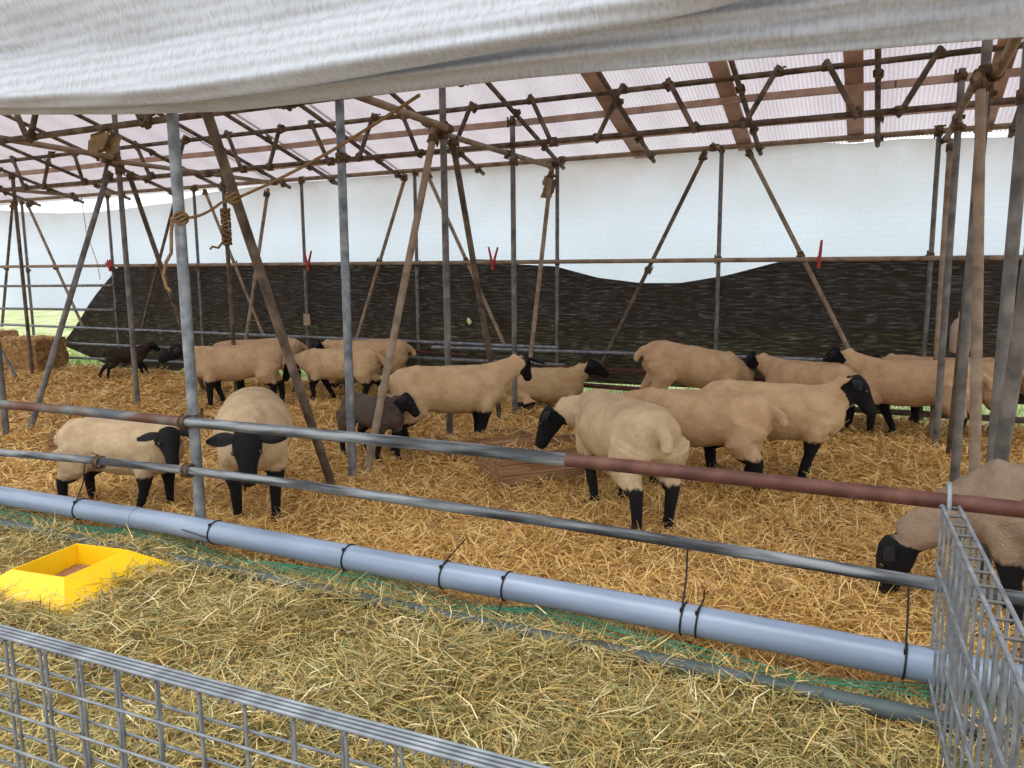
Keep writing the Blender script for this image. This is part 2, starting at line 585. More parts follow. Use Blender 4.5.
NTX = [-11.05, -10.0, -7.0, -5.0, -4.6, -4.3, -4.0, -3.5, -2.95, -2.45, -2.0, -1.5, -1.0, -0.6, 0.0, 1.0, 2.6]
NTZ = [1.70, 1.665, 1.63, 1.63, 1.67, 1.66, 1.60, 1.57, 1.43, 1.37, 1.37, 1.45, 1.58, 1.62, 1.61, 1.60, 1.60]


def shade_net():
    xs = np.arange(-12.6, 4.61, 0.09)
    top = np.interp(xs, NTX, NTZ)
    # the left end is cut on a slant: from the rail down to the ground
    slant = np.interp(xs, [-12.6, -11.05], [0.40, 1.70])
    top = np.where(xs < -11.05, slant, top)
    bot = np.interp(xs, [-12.6, -11.4, -9.9, -9.5, -7, -3, 0, 2.6], [0.34, 0.02, 0.02, 0.20, 0.20, 0.20, 0.22, 0.22])
    nz_ = 20
    co, fs = [], []
    for i, xx in enumerate(xs):
        for k in range(nz_):
            t = k / (nz_ - 1)
            z = bot[i] + (top[i] - bot[i]) * t
            y = 8.53 + 0.014 * math.sin(xx * 1.7 + z * 5) + 0.012 * math.sin(xx * 4.1 - z * 9) * t
            co.append((xx, y, z))
    for i in range(len(xs) - 1):
        for k in range(nz_ - 1):
            a = i * nz_ + k
            fs.append((a, a + nz_, a + nz_ + 1, a + 1))
    b = MB()
    b.add(co, fs, True)
    return b


obj('shade_net', shade_net(), 'shade_net', label='black shade netting hung from the long rail along the back of the pen', category='net')

b = MB()
b.add([(-0.03, 0, 0.0), (0.01, -0.012, -0.045), (0.045, -0.008, -0.01), (0.02, -0.014, 0.04), (-0.02, -0.006, 0.045)], [(0, 1, 2, 3, 4)])
obj('pale_patch', b, mat_noise('pale_patch_cloth', [srgb(196, 204, 140), srgb(222, 226, 176)], 20, 0.9), bpy.data.objects['shade_net'], (-4.66, 8.50, 0.90), label='small pale torn spot')

# ------------------------------------------------------------------ rolled tarp over the front opening
TX = [-8.5, -6.0, -4.34, -3.6, -2.87, -2.3, -1.28, -0.58, 0.33, 1.2, 2.4]
TB = [2.62, 2.46, 2.353, 2.285, 2.232, 2.222, 2.21, 2.187, 2.154, 2.13, 2.12]
TF = [2.66, 2.52, 2.42, 2.345, 2.296, 2.288, 2.316, 2.35, 2.44, 2.52, 2.56]


def front_tarp():
    xs = np.arange(-8.0, 4.41, 0.05)
    co, fs = [], []
    rows = None
    for i, xx in enumerate(xs):
        zb, zf = float(np.interp(xx, TX, TB)), float(np.interp(xx, TX, TF))
        bulge = float(np.interp(xx, [-5, -2, -0.5, 1], [1.0, 1.0, 0.7, 0.4]))
        key = [(2.90, 3.45), (2.60, 3.30), (2.56, max(zf + 0.62, 2.96)), (2.63, zf + 0.38), (2.665 - 0.03 * bulge, zf + 0.27), (2.665 - 0.12 * bulge, zf + 0.13), (2.68 - 0.145 * bulge, zf + 0.05),
               (2.69 - 0.09 * bulge, zf + 0.003), (2.70 - 0.03 * bulge, zf + 0.004), (2.715, zf + 0.03), (2.725, zf + 0.03), (2.735, zf - 0.01), (2.775, zf * 0.5 + zb * 0.5), (2.83, zb + 0.008), (2.85, zb), (2.87, zb + 0.02), (2.88, zb + 0.10)]
        # smooth curve through the key profile
        pts = []
        nk = len(key)
        for a in range(nk - 1):
            p0, p1, p2, p3 = key[max(a - 1, 0)], key[a], key[a + 1], key[min(a + 2, nk - 1)]
            for s in range(4):
                t = s / 4
                pts.append(tuple(0.5 * (2 * p1[c] + (p2[c] - p0[c]) * t + (2 * p0[c] - 5 * p1[c] + 4 * p2[c] - p3[c]) * t * t + (3 * p1[c] - p0[c] - 3 * p2[c] + p3[c]) * t ** 3) for c in (0, 1)))
        pts.append(key[-1])
        rows = len(pts)
        for j, (y, z) in enumerate(pts):
            y += (0.030 if j > 40 else 0.010) * math.sin((z - zb) * 78 + 0.5 * math.sin(xx * 1.3)) * min(1, max(0, (z - zb) * 30)) + 0.012 * math.sin(xx * 2.3 + z * 9) + 0.006 * math.sin(xx * 6.1 - z * 14)
            y += 0.014 * noise.noise(V((xx * 1.3, z * 14, 3.1)))
            z2 = EYE + (z - EYE) * y / 2.7
            co.append((xx * (1 + 0 * y), y, z2))
    for i in range(len(xs) - 1):
        for j in range(rows - 1):
            a = i * rows + j
            fs.append((a, a + 1, a + rows + 1, a + rows))
    b = MB()
    b.add(co, fs, True)
    return b


obj('rolled_tarp', front_tarp(), 'tarp_roll', label='thick white woven tarp gathered in a sagging roll above the front of the shed', category='tarp')

# ------------------------------------------------------------------ steel frame: posts, braces, depth beams, trusses
PR = 0.028
# transverse rows: X, name of the row, extra text
rows3 = [(-3.46, 'middle row'), (-7.7, 'left row'), (0.53, 'right row'), (-11.85, 'far left row')]
CEN = {-3.46: (-3.48, 5.945), -7.7: (-7.88, 6.18), 0.53: (0.53, 5.945)}
INN = {-3.46: (-3.47, 4.49), -7.7: (-7.5, 4.42), 0.53: (0.56, 4.49)}
TRP = {-3.46: (-3.44, 7.26), -7.7: (-7.40, 7.26), 0.53: (0.49, 7.26), -11.85: (-11.9, 7.5)}
FOOT = {-3.46: (-3.47, 4.66), -7.7: (-7.62, 4.72), 0.53: (0.53, 4.66)}
for X, rn in rows3:
    first = X == -3.46
    Z_BEAM = {-3.46: 2.72, -7.7: 2.775, 0.53: 2.71, -11.85: 2.82}[X]
    XB = X if X != -7.7 else -7.62
    if X > -11:
        pole('fence_post', (X + 0.09 if first else X, 2.985, -0.02), (X + 0.09 if first else X, 2.985, 3.05), 0.030, 'galv',
             {'middle row': 'bright galvanised fence post beside the black-faced sheep staring over the rail', 'left row': 'galvanised fence post out at the left end of the fence', 'right row': 'galvanised fence post past the right end of the fence'}[rn], clamps=(0.24,))
        pole('inner_post', (*INN[X], -0.02), (INN[X][0] + 0.02, INN[X][1], 3.04), 0.031, 'galv_dark' if not first else 'galv',
             {'middle row': 'upright grey post standing just behind the left slanted brace, dark lamb beyond it', 'left row': 'upright grey post at the left picture edge behind the top rail', 'right row': 'stout grey upright at the right rear of the pole cluster behind the grazing grey sheep'}[rn], clamps=(0.76,))
    if X > -11:
        pole('centre_post', (*CEN[X], -0.02), (*CEN[X], 3.44), 0.030, 'galv_dark',
             {'middle row': 'tall grey upright behind the standing ewe, twin braces spreading from its top', 'left row': 'tall grey upright left of the sheep profile, twin braces spreading from its top', 'right row': 'tall dark-topped upright in the pole cluster at the tan slanted brace'}[rn], clamps=(0.78, 0.8))
        pole('slanted_brace', (*FOOT[X], -0.02), (CEN[X][0] - 0.03, CEN[X][1] - 0.11, 2.67), 0.030, 'tan_pipe' if X != -7.7 else 'galv_dark',
             {'middle row': 'tan slanted brace leaning in front of the dark grey lamb', 'left row': 'grey slanted brace with its foot behind the top rail at left', 'right row': 'pale tan slanted brace, thickest looking of the pole cluster'}[rn], 'brace', clamps=(0.985,))
        pole('slanted_brace', (CEN[X][0] + 0.04, CEN[X][1] + 0.97, 0.0), (CEN[X][0] + 0.03, CEN[X][1] + 0.10, 2.67), 0.028, 'brown_pipe',
             {'middle row': 'dark slanted brace sloping down towards the ewe neck', 'left row': 'dark slanted brace crossing behind the bright fence post', 'right row': 'dark slanted brace inside the pole cluster'}[rn], 'brace', clamps=(0.985,))
        pole('slanted_brace', (X - 0.05, 7.66, -0.02 if first else 0.02), (X - 0.02, 8.38, 2.68), 0.025, 'tan_pipe',
             {'middle row': 'thin tan brace running down to the lying sheep', 'left row': 'thin tan brace behind the dark front brace', 'right row': 'tan brace nearest the white wall in the pole cluster'}[rn], 'brace', clamps=(0.97,))
        pole('front_brace', (X + 0.0, 4.25, -0.02), (X, 3.18, 2.72), 0.031, 'brown_pipe' if first else 'galv_dark',
             {'middle row': 'dark front brace slanting from the tarp down past the black-faced sheep', 'left row': 'front brace at the far left, outside the fence post', 'right row': 'front brace cut by the right picture edge'}[rn], 'brace')
    else:
        pole('slanted_brace', (X, 6.5, 0.0), (X, 7.1, 2.7), 0.026, 'brown_pipe', 'dark brace leaning at the left picture edge near the hay bales', 'brace')
    pole('truss_post', (*TRP[X], -0.02), (*TRP[X], 3.06), 0.027, 'galv_dark' if X > -7 else 'brown_pipe',
         {'middle row': 'grey truss post between the ewe head and the lying sheep', 'left row': 'roped truss post behind the dark front brace', 'right row': 'rust-streaked truss post in the pole cluster', 'far left row': 'grey truss post in front of the hay bales'}[rn], clamps=(0.855, 0.98))
    o = pole('cross_beam', (XB + 0.06, 2.9, Z_BEAM + 0.06), (XB + 0.06, 5.95, Z_BEAM), 0.030, 'tan_pipe',
             {'middle row': 'tan cross beam coming out from under the tarp in the middle', 'left row': 'tan cross beam entering at the left edge under the tarp', 'right row': 'tan cross beam above the pole cluster at right', 'far left row': 'front cross beam of the far left frame'}[rn], 'beam', clamps=(0.98,))
    pole('cross_beam', (XB - 0.05, 5.8, Z_BEAM - 0.02), (XB - 0.05, 8.52, Z_BEAM - 0.01), 0.027, 'tan_pipe',
         {'middle row': 'tan cross beam running back from the tall upright to the eave in the middle', 'left row': 'tan cross beam running back to the eave over the roped post', 'right row': 'tan cross beam running back to the eave behind the pole cluster', 'far left row': 'tan cross beam ending under the gap of sky'}[rn], 'beam', clamps=(0.03, 0.55, 0.97))

# extra short stub leaning at the left edge, in front of the bales
pole('short_brace', at(17, 379), V(at(17, 379)) + V((-0.62, -0.05, 0.95)), 0.026, 'galv_dark', 'short grey brace leaning out of the frame beside the hay bales', 'brace')

# eave pipe along the back wall
pole('eave_pipe', (-14.4, 8.46, 2.80), (4.6, 8.46, 2.77), 0.027, 'tan_pipe', 'long tan eave pipe along the top of the white back wall', 'pipe', clamps=(0.17, 0.275, 0.38, 0.58, 0.67, 0.78))

# back wall posts
wp = [(-13.25, 'thin wall post left of the hay bales'), (-11.1, 'thin wall post where the black netting starts'), (-9.22, 'thin wall post hidden partly by the bright fence post'), (-7.2, 'thin wall post carrying a beige tag'),
      (-5.38, 'thin wall post left of the tall middle upright'), (-3.44, 'thin wall post behind the lying sheep'), (-1.58, 'thin wall post above the bending sheep'), (0.42, 'thin wall post behind the pole cluster'), (2.3, 'thin wall post beyond the right picture edge')]
for X, lab in wp:
    o = pole('wall_post', (X, 8.44, 0.02), (X, 8.46, 2.80), 0.023, 'galv_dark', lab, clamps=(0.575, 0.985))
    if X == -7.2:
        obj('tag', MB().box((0.03, -0.035, 0.86), (0.11, 0.015, 0.16)), 'tag', o, label='beige tag tied to the post')
# raking wall braces, inverted V at every second post
wb = [(-13.48, -14.05, 'raking wall brace at the far left edge'), (-13.1, -11.85, 'raking wall brace dropping behind the hay bales'), (-9.55, -10.5, 'raking wall brace dropping behind the dark lamb'),
      (-9.0, -7.97, 'raking wall brace seen beside the roped post'), (-5.50, -6.33, 'raking wall brace left of the tan slanted brace'), (-5.2, -4.12, 'raking wall brace right of the tall middle upright'),
      (-1.74, -2.90, 'raking wall brace over the sagging dip of the netting'), (-1.32, -0.22, 'raking wall brace ending above the black-headed ewe')]
for xt, xb, lab in wb:
    z1 = 0.38 if xb == -2.90 else 0.64
    pole('wall_brace', (xb, 8.40, z1), (xt, 8.45, 2.75), 0.023, 'tan_pipe' if random.random() < 0.5 else 'brown_pipe', lab, 'brace', clamps=(0.48, 0.975))

# rails along the back wall
YR = 8.37


def back_rail(x0, x1, z0, z1, r, mat, label):
    return pole('back_rail', (x0, YR, z0), (x1, YR, z1), r, mat, label, 'rail')


top_rail_back = back_rail(-14.3, 4.6, 1.69, 1.571, 0.024, 'tan_pipe', 'long tan top rail that the black netting hangs from')
for X, kind in [(-11.02, 'flower'), (-7.05, 'v'), (-4.23, 'v'), (-0.57, 'one')]:
    b = MB()
    zc = 0.05
    zr = 1.69 + (X + 14.3) / 18.9 * (1.571 - 1.69)
    angs = {'flower': (-60, -25, 10, 40, 70), 'v': (-16, 22), 'one': (5,)}[kind]
    for a in angs:
        a = math.radians(a)
        L = 0.10 if kind == 'flower' else 0.19
        b.tube([(0, -0.03, -0.07), (math.sin(a) * 0.02, -0.035, -0.02), (math.sin(a) * L, -0.035, math.cos(a) * L)], [0.016, 0.018, 0.012], 8)
    b.box((0, -0.03, -0.03), (0.035, 0.03, 0.12))
    obj('red_clip', b, 'red', top_rail_back, (X + 14.3, 0, zr - 1.69), label='red clip gripping the netting')
back_rail(-14.3, -11.0, 1.35, 1.36, 0.021, 'galv_dark', 'short grey rail above the hay bales, second from the top at left')
back_rail(-14.3, -11.0, 0.96, 0.97, 0.021, 'galv_dark', 'short grey rail above the hay bales, third from the top at left')
back_rail(-14.3, -9.75, 0.68, 0.66, 0.021, 'galv', 'grey rail running from the hay bales to the head of the left ewe')
back_rail(-12.7, -9.0, 0.40, 0.41, 0.021, 'galv', 'grey rail behind the dark running lamb, at its back height')
back_rail(-12.7, -9.0, 0.15, 0.20, 0.021, 'galv', 'grey rail behind the dark running lamb, at its belly height')
back_rail(-9.8, -3.4, 0.66, 0.62, 0.021, 'galv', 'grey rail passing behind the walking sheep left of centre')
pole('back_rail', (-5.1, YR - 0.05, 0.575), (-0.05, YR - 0.05, 0.60), 0.021, 'galv', 'grey rail passing behind the bending sheep right of centre', 'rail')
back_rail(-6.3, -3.3, 0.43, 0.42, 0.020, 'galv', 'lower grey rail behind the head of the standing ewe')
back_rail(-5.9, -4.6, 0.52, 0.49, 0.018, 'rust_red', 'thin rusty strip behind the standing ewe back')
pole('back_rail', (-3.55, YR, 0.40), (-0.6, YR, 0.36), 0.026, 'rust_red', 'upper rust-brown rail right of the lying sheep', 'rail')
pole('back_rail', (-3.05, YR - 0.06, 0.20), (-0.4, YR - 0.06, 0.15), 0.028, 'rust_red', 'lower rust-brown rail right of the lying sheep', 'rail')
back_rail(-0.8, 4.6, 0.10, 0.09, 0.030, 'brown_pipe', 'dark bottom pipe behind the legs of the sheep at right')
back_rail(-6.6, -3.6, 0.20, 0.20, 0.02, 'galv', 'bottom grey rail low behind the standing ewe')


# trusses along the shed
def truss(name, label, y, zl, zu, x0, x1, webs, rl, rw):
    e = empty(name, (x0, y, zl), label, 'truss')
    L_ = x1 - x0
    obj('lower_chord', MB().tube([(0, 0, 0), (L_, 0, 0)], rl, 10), 'brown_pipe', e)
    obj('upper_chord', MB().tube([(0, 0, zu - zl), (L_, 0, zu - zl)], rl, 10), 'brown_pipe', e)
    for a, b in webs:
        p, q = V((a - x0, -0.045, zu - zl + 0.05)), V((b - x0, -0.045, -0.04))
        obj('web_bar', MB().tube([p, q], rw, 8), 'brown_pipe', e)
        clamp(e, (a - x0, -0.02, zu - zl), (1, 0, 0), rl * 1.05, random.uniform(0, 6))
        clamp(e, (b - x0, -0.02, 0), (1, 0, 0), rl * 1.05, random.uniform(0, 6))
    return e


webs = [(-11.36, -11.13), (-10.50, -10.73), (-10.03, -9.86), (-9.25, -9.48), (-8.81, -8.56), (-7.90, -8.15), (-7.22, -7.0), (-6.37, -6.59), (-5.94, -5.69), (-5.06, -5.30), (-4.72, -4.50), (-3.85, -4.10), (-3.21, -2.97),
        (-2.26, -2.52), (-1.84, -1.58), (-0.88, -1.17), (-0.51, -0.25), (0.33, 0.06), (1.0, 1.22), (1.75, 1.5), (2.2, 2.45), (3.1, 2.85), (3.5, 3.75), (-12.4, -12.15), (-12.9, -13.1)]
truss('roof_truss', 'zigzag steel pipe truss across the back half of the shed', 7.22, 2.775, 3.175, -13.6, 4.5, webs, 0.026, 0.024)
webs2 = [(-11.2 + 1.42 * i + (0 if j == 0 else 0.55), -11.2 + 1.42 * i + (0.26 if j == 0 else 0.28)) for i in range(9) for j in (0, 1)]
truss('roof_truss', 'zigzag steel pipe truss close behind the rolled tarp, mostly hidden by it', 4.42, 2.70, 3.12, -12.2, 4.5, webs2, 0.027, 0.024)

# dry rag caught on the truss
b = MB()
for i in range(6):
    a = V((random.uniform(-0.12, 0.12), random.uniform(-0.05, 0.05), random.uniform(-0.09, 0.06)))
    b.add([a, a + V((0.16, 0.03, 0.03)), a + V((0.12, -0.02, -0.12)), a + V((-0.05, 0.02, -0.10))], [(0, 1, 2, 3)])
obj('rag', b, 'leaf_rag', None, (-5.86, 4.40, 2.66), label='crumpled brown rag caught on the front truss at left', category='rag')
b = MB()
for i in range(7):
    a = V((random.uniform(-0.08, 0.06), random.uniform(-0.05, 0.05), random.uniform(-0.16, 0.02)))
    b.add([a, a + V((0.10, 0.03, 0.04)), a + V((0.08, -0.02, -0.10)), a + V((-0.05, 0.02, -0.08))], [(0, 1, 2, 3)])
obj('rag', b, 'leaf_rag', None, (-3.56, 8.40, 2.60), label='wad of brown rag hanging at the eave end of the middle cross beam', category='rag')

# ropes
def rope(name, pts, r, label):
    p0 = V(pts[0])
    return obj(name, MB().tube([V(p) - p0 for p in pts], r, 8), 'rope', None, p0, label=label, category='rope')


pa, pb, pc, pd = V((-3.35, 2.94, 1.80)), V((-3.45, 3.36, 1.915)), V((-3.45, 3.47, 1.945)), V((-1.86, 2.98, 2.27))
ln = []
for i in range(7):
    t = i / 6
    q = pa.lerp(pb, t)
    ln.append(q + V((0, 0, -0.03 * math.sin(math.pi * t))))
ln += [pb.lerp(pc, 0.5), pc]
for i in range(1, 10):
    t = i / 9
    ln.append(pc.lerp(pd, t) + V((0, 0, -0.03 * math.sin(math.pi * t))))
ro = rope('tie_rope', ln, 0.008, 'frayed tan rope strung from the bright post past the dark brace up to the tarp')
kn = MB()
for j in range(4):
    kn.tube([V((0.034 * math.cos(a), 0.045 + 0.034 * math.sin(a), 0.014 * j - 0.02 + 0.012 * math.sin(2 * a + j))) for a in [k * math.pi / 5 for k in range(11)]], 0.008, 6)
obj('knot', kn, 'rope', ro, (-0.01, 0, 0))
kn = MB()
for j in range(3):
    kn.tube([V((0.036 * math.cos(a), 0.038 * math.sin(a), 0.015 * j - 0.015 + 0.014 * math.sin(2 * a + j))) for a in [k * math.pi / 5 for k in range(11)]], 0.010, 6)
obj('knot', kn, 'rope', ro, pc - pa + V((0, -0.02, 0)))
rope('rope_tail', [(-3.36, 2.93, 1.80), (-3.37, 2.925, 1.72), (-3.375, 2.92, 1.62), (-3.42, 2.92, 1.57), (-3.445, 2.92, 1.50), (-3.43, 2.92, 1.44), (-3.40, 2.92, 1.42)], 0.009, 'loose tail of tan rope hanging down the bright post')
b = MB()
px = V((-7.40, 7.26, 2.30))
for j in range(9):
    b.tube([V((0.05 * math.cos(a), 0.05 * math.sin(a), -0.05 * j + 0.02 * math.sin(3 * a + j))) for a in [k * math.pi / 5 for k in range(11)]], 0.016, 6)
b.tube([(0.02, -0.05, -0.35), (-0.09, -0.06, -0.46), (-0.20, -0.05, -0.44), (-0.24, -0.05, -0.47)], 0.015, 6)
obj('rope_bundle', b, 'rope', None, px, label='tangled tan rope wound round the truss post left of the dark brace', category='rope')
rope('string', [(-11.5, 8.3, 2.78), (-11.45, 8.3, 2.2), (-11.25, 8.3, 1.7), (-11.22, 8.3, 1.45)], 0.005, 'thin dark string dangling from the eave over the gap of sky')

# pale plastic jug hung on the back rail among the poles
jl = V((0.70, 8.28, 0.72))
b = MB()
b.tube([(0, 0, 0), (0, 0, 0.02), (0, 0, 0.24), (0, 0, 0.30), (0, 0, 0.33), (0, 0, 0.38)], [0.075, 0.088, 0.088, 0.06, 0.03, 0.03], 14)
jug = obj('hanging_jug', b, 'jug', None, jl, label='dusty pinkish plastic jug hung on the netting between the clustered poles', category='jug')
obj('handle', MB().tube([(0.03, 0, 0.34), (0.10, 0, 0.33), (0.11, 0, 0.22), (0.085, 0, 0.16)], 0.012, 8), 'jug', jug)
obj('hanging_cord', MB().tube([(0, 0, 0.37), (0, 0.04, 0.6), (0, 0.07, 0.88)], 0.005, 6), 'black', jug)

# ------------------------------------------------------------------ fence at the front: two rails and the blue-grey pipe
YF = 2.925
# top rail: lengths jointed end to end
def sag_rail(name, xs, zs, r, mat, label):
    pts = [V((x_, YF, z_)) for x_, z_ in zip(xs, zs)]
    p0 = pts[0]
    return obj(name, MB().tube([p - p0 for p in pts], r, 14), mat, None, p0, label=label, category='rail')


r1 = sag_rail('fence_rail', [-8.0, -6.5, -5.1, -4.3, -3.37], [0.70, 0.70, 0.705, 0.715, 0.715], 0.028, 'rust_rail', 'rust-patched top fence rail left of the bright post')
r2 = sag_rail('fence_rail', [-3.37, -2.6, -1.9, -1.15], [0.716, 0.722, 0.725, 0.722], 0.0285, 'grey_rail', 'grey top fence rail in the middle, wooden trough behind it')
r3 = sag_rail('fence_rail', [-1.15, -0.6, 0.0, 0.6, 1.6, 3.4], [0.722, 0.72, 0.715, 0.71, 0.70, 0.69], 0.0285, 'rust_red', 'red-brown top fence rail at right, sheep hind legs behind it')
r4 = sag_rail('fence_rail', [-8.0, -6.5, -5.1, -4.3, -3.37, -2.6, -1.9, -1.1, -0.5, 0.2, 0.8, 1.6, 3.4], [0.36, 0.37, 0.385, 0.42, 0.445, 0.452, 0.448, 0.440, 0.430, 0.412, 0.40, 0.39, 0.37], 0.0235, 'grey_rail', 'long scuffed grey lower fence rail under the top rail')
for rail, offs in ((r1, (4.63, 2.85)), (r4, (4.63, 3.9))):
    for ox in offs:
        b = MB()
        for j in range(3):
            b.tube([V((0.016 * j - 0.016, 0.036 * math.cos(a), 0.036 * math.sin(a))) for a in [k * math.pi / 6 for k in range(13)]], 0.006, 6)
        b.tube([(0.0, 0.0, 0.04), (-0.03, -0.01, 0.055), (-0.06, 0.0, 0.05)], 0.005, 6)
        zo = float(np.interp(ox - 8.0, [-8.0, -5.1, -3.37], [0, 0.02, 0.085] if rail is r4 else [0, 0.005, 0.015]))
        obj('wire_tie', b, 'rust_clamp', rail, (ox, 0, zo), label='rusty wire lashing')

# pipe lying along the foot of the fence
PX = [-8.0, -5.2, -3.45, -2.4, -1.02, 0.44, 1.6, 3.4]
PZ = [0.12, 0.125, 0.15, 0.145, 0.15, 0.14, 0.13, 0.13]
YP = 2.86
pts = [V((x_, YP, z_)) for x_, z_ in zip(PX, PZ)]
bp = obj('plastic_pipe', MB().tube([p - pts[0] for p in pts], 0.060, 28), 'blue_pipe', None, pts[0], label='fat blue-grey plastic pipe tied low along the fence', category='pipe')
obj('sleeve', MB().tube([(4.18, 0, 0.0215), (4.28, 0, 0.0225)], 0.0625, 28), 'blue_pipe', bp, (0, 0, 0.004))
for i, (xx, tail) in enumerate([(-4.2, 'up'), (-3.12, 'side'), (-2.25, 'none'), (-1.71, 'lean'), (-1.40, 'none'), (-0.63, 'up'), (-0.57, 'stub'), (0.145, 'up')]):
    b = MB()
    zc = float(np.interp(xx, PX, PZ)) - PZ[0]
    b.tube([V((0.004 * math.sin(a), 0.063 * math.cos(a), 0.063 * math.sin(a))) for a in [k * math.pi / 9 for k in range(19)]], 0.004, 6)
    b.box((0.0, -0.04, 0.052), (0.012, 0.014, 0.014))
    if tail == 'up':
        zr = float(np.interp(xx, [-5.1, -4.3, -3.37, -1.9, -0.5, 0.2], [0.385, 0.42, 0.445, 0.448, 0.430, 0.412]))
        b.tube([(0, -0.03, 0.055), (0.002, 0.02, 0.15), (0, 0.045, zr - zc - PZ[0] - 0.01)], 0.004, 6)
    elif tail == 'lean':
        b.tube([(0, -0.02, 0.06), (0.05, 0.0, 0.12), (0.10, 0.01, 0.18)], 0.003, 6)
    elif tail == 'stub':
        b.tube([(0, -0.03, 0.06), (0.02, -0.02, 0.10), (0.022, -0.02, 0.14)], 0.0035, 6)
    elif tail == 'side':
        b.tube([(0, -0.066, -0.01), (-0.10, -0.07, 0.005), (-0.18, -0.068, 0.012)], 0.003, 6)
    else:
        b.tube([(0, -0.045, -0.05), (-0.03, -0.07, -0.14)], 0.003, 6)
    obj('cable_tie', b, 'black', bp, (xx + 8.0, 0, zc), label='black cable tie')

# dark pipe half buried in the hay
pole('buried_pipe', (-6.2, 2.70, 0.022), (0.6, 2.72, 0.022), 0.032, 'dark_plastic_pipe', 'dark grey pipe half buried in hay in front of the fat pipe', 'pipe')


# green netting lying from the pipe foot over the hay
def green_net():
    cell = 0.015
    b = MB()
    x0, x1 = -5.2, 0.9
    nx = int((x1 - x0) / cell)
    prof = [(2.845, 0.085), (2.80, 0.055), (2.74, 0.07)] 
    def P(u, v):
        y = 2.84 - v * 0.12
        base = float(ground_h(np.float64(u), np.float64(y)))
        z = base + 0.035 + 0.05 * (1 - v) + 0.015 * math.sin(u * 5 + v * 3)
        return V((u, y + 0.02 * math.sin(u * 3.1), z))
    w = 0.0011
    nv = 8
    for i in range(nx):
        u = x0 + i * cell
        for k in range(nv):
            v = k / nv
            p, q, s = P(u, v), P(u + cell, v), P(u, v + 1 / nv)
            b.add([p + V((0, 0, w)), q + V((0, 0, w)), q - V((0, 0, w)), p - V((0, 0, w))], [(0, 1, 2, 3)])
            b.add([p + V((w, 0, 0)), s + V((w, 0, 0)), s - V((w, 0, 0)), p - V((w, 0, 0))], [(0, 1, 2, 3)])
    # bunched edge cords
    for off in range(3):
        pts_ = []
        for j in range(130):
            u = x0 + (x1 - x0) * j / 129
            pts_.append(P(u, 0.1 + 0.16 * off + 0.06 * math.sin(u * 4 + off * 1.7)) + V((0, 0, 0.006 * math.sin(u * 9 + off))))
        b.tube(pts_, 0.002, 5)
    return b


obj('green_netting', green_net(), 'green_net', label='bunched green netting along the foot of the fat pipe', category='netting', kind='stuff')

# ------------------------------------------------------------------ wire mesh pen panels in the foreground
def mesh_panel(name, p0, p1, z_top, label, dz=0.088, dx=0.112, gap=0.034, flip=1, rw=0.0034, tops=4, rs=0.028, shift=-0.034):
    p0, p1 = V(p0), V(p1)
    d = p1 - p0
    L_ = d.length
    e = empty(name, (p0.x, p0.y, 0), label, 'mesh panel', rz=math.atan2(d.y, d.x))
    nvt = int(L_ / dx)
    ver = MB().tube([(0, 0, 0.0), (0, 0, z_top)], rw, 6).mesh('vertical_wire')
    ver.materials.append(M['galv'])
    for i in range(nvt + 1):
        for y_ in (0, gap):
            obj('vertical_wire', ver, None, e, (max(0, min(i * dx + shift * (y_ > 0), L_)), y_ * flip, 0))
    hor = MB().tube([(0, 0, 0), (L_, 0, 0)], rw, 6).mesh('horizontal_wire')
    hor.materials.append(M['galv'])
    z = z_top - dz
    while z > 0.02:
        for y_ in (-0.006, gap + 0.006):
            obj('horizontal_wire', hor, None, e, (0, y_ * flip, z if y_ < 0.01 else z + 0.0))
        z -= dz
    top = MB().tube([(0, 0, 0), (L_, 0, 0)], rw * 1.25, 6).mesh('top_wire')
    top.materials.append(M['galv'])
    for y_ in [gap * q_ / (tops - 1) for q_ in range(tops)]:
        obj('top_wire', top, None, e, (0, y_ * flip, z_top))
    rg = MB().tube([(0, -0.008 * flip, 0), (0, (gap + 0.008) * flip, 0)], rw, 6).mesh('rung')
    rg.materials.append(M['galv_dark'])
    for i in range(int(L_ / rs) + 1):
        obj('rung', rg, None, e, (i * rs, 0, z_top - 0.005))
    return e


mesh_panel('mesh_panel', (-2.25, 0.925, 0), (0.20, 1.02, 0), 0.72, 'galvanised wire mesh panel across the bottom left foreground, yellow feeder beyond it')
# side panel, seen edge on, hooked on the red-brown rail
e = mesh_panel('mesh_panel', (0.225, 2.86, 0), (0.31, 1.02, 0), 0.715, 'galvanised wire mesh panel seen edge-on at the lower right, grey sheep behind it', gap=0.05, flip=1, dx=0.10, dz=0.2, rw=0.0048, tops=2, rs=0.1, shift=0.012)
obj('hook', MB().tube([(0.01, 0.02, 0.70), (-0.0, 0.02, 0.76), (-0.03, 0.02, 0.785), (-0.055, 0.02, 0.765)], 0.008, 8), 'galv', e, label='bright hook over the rail')


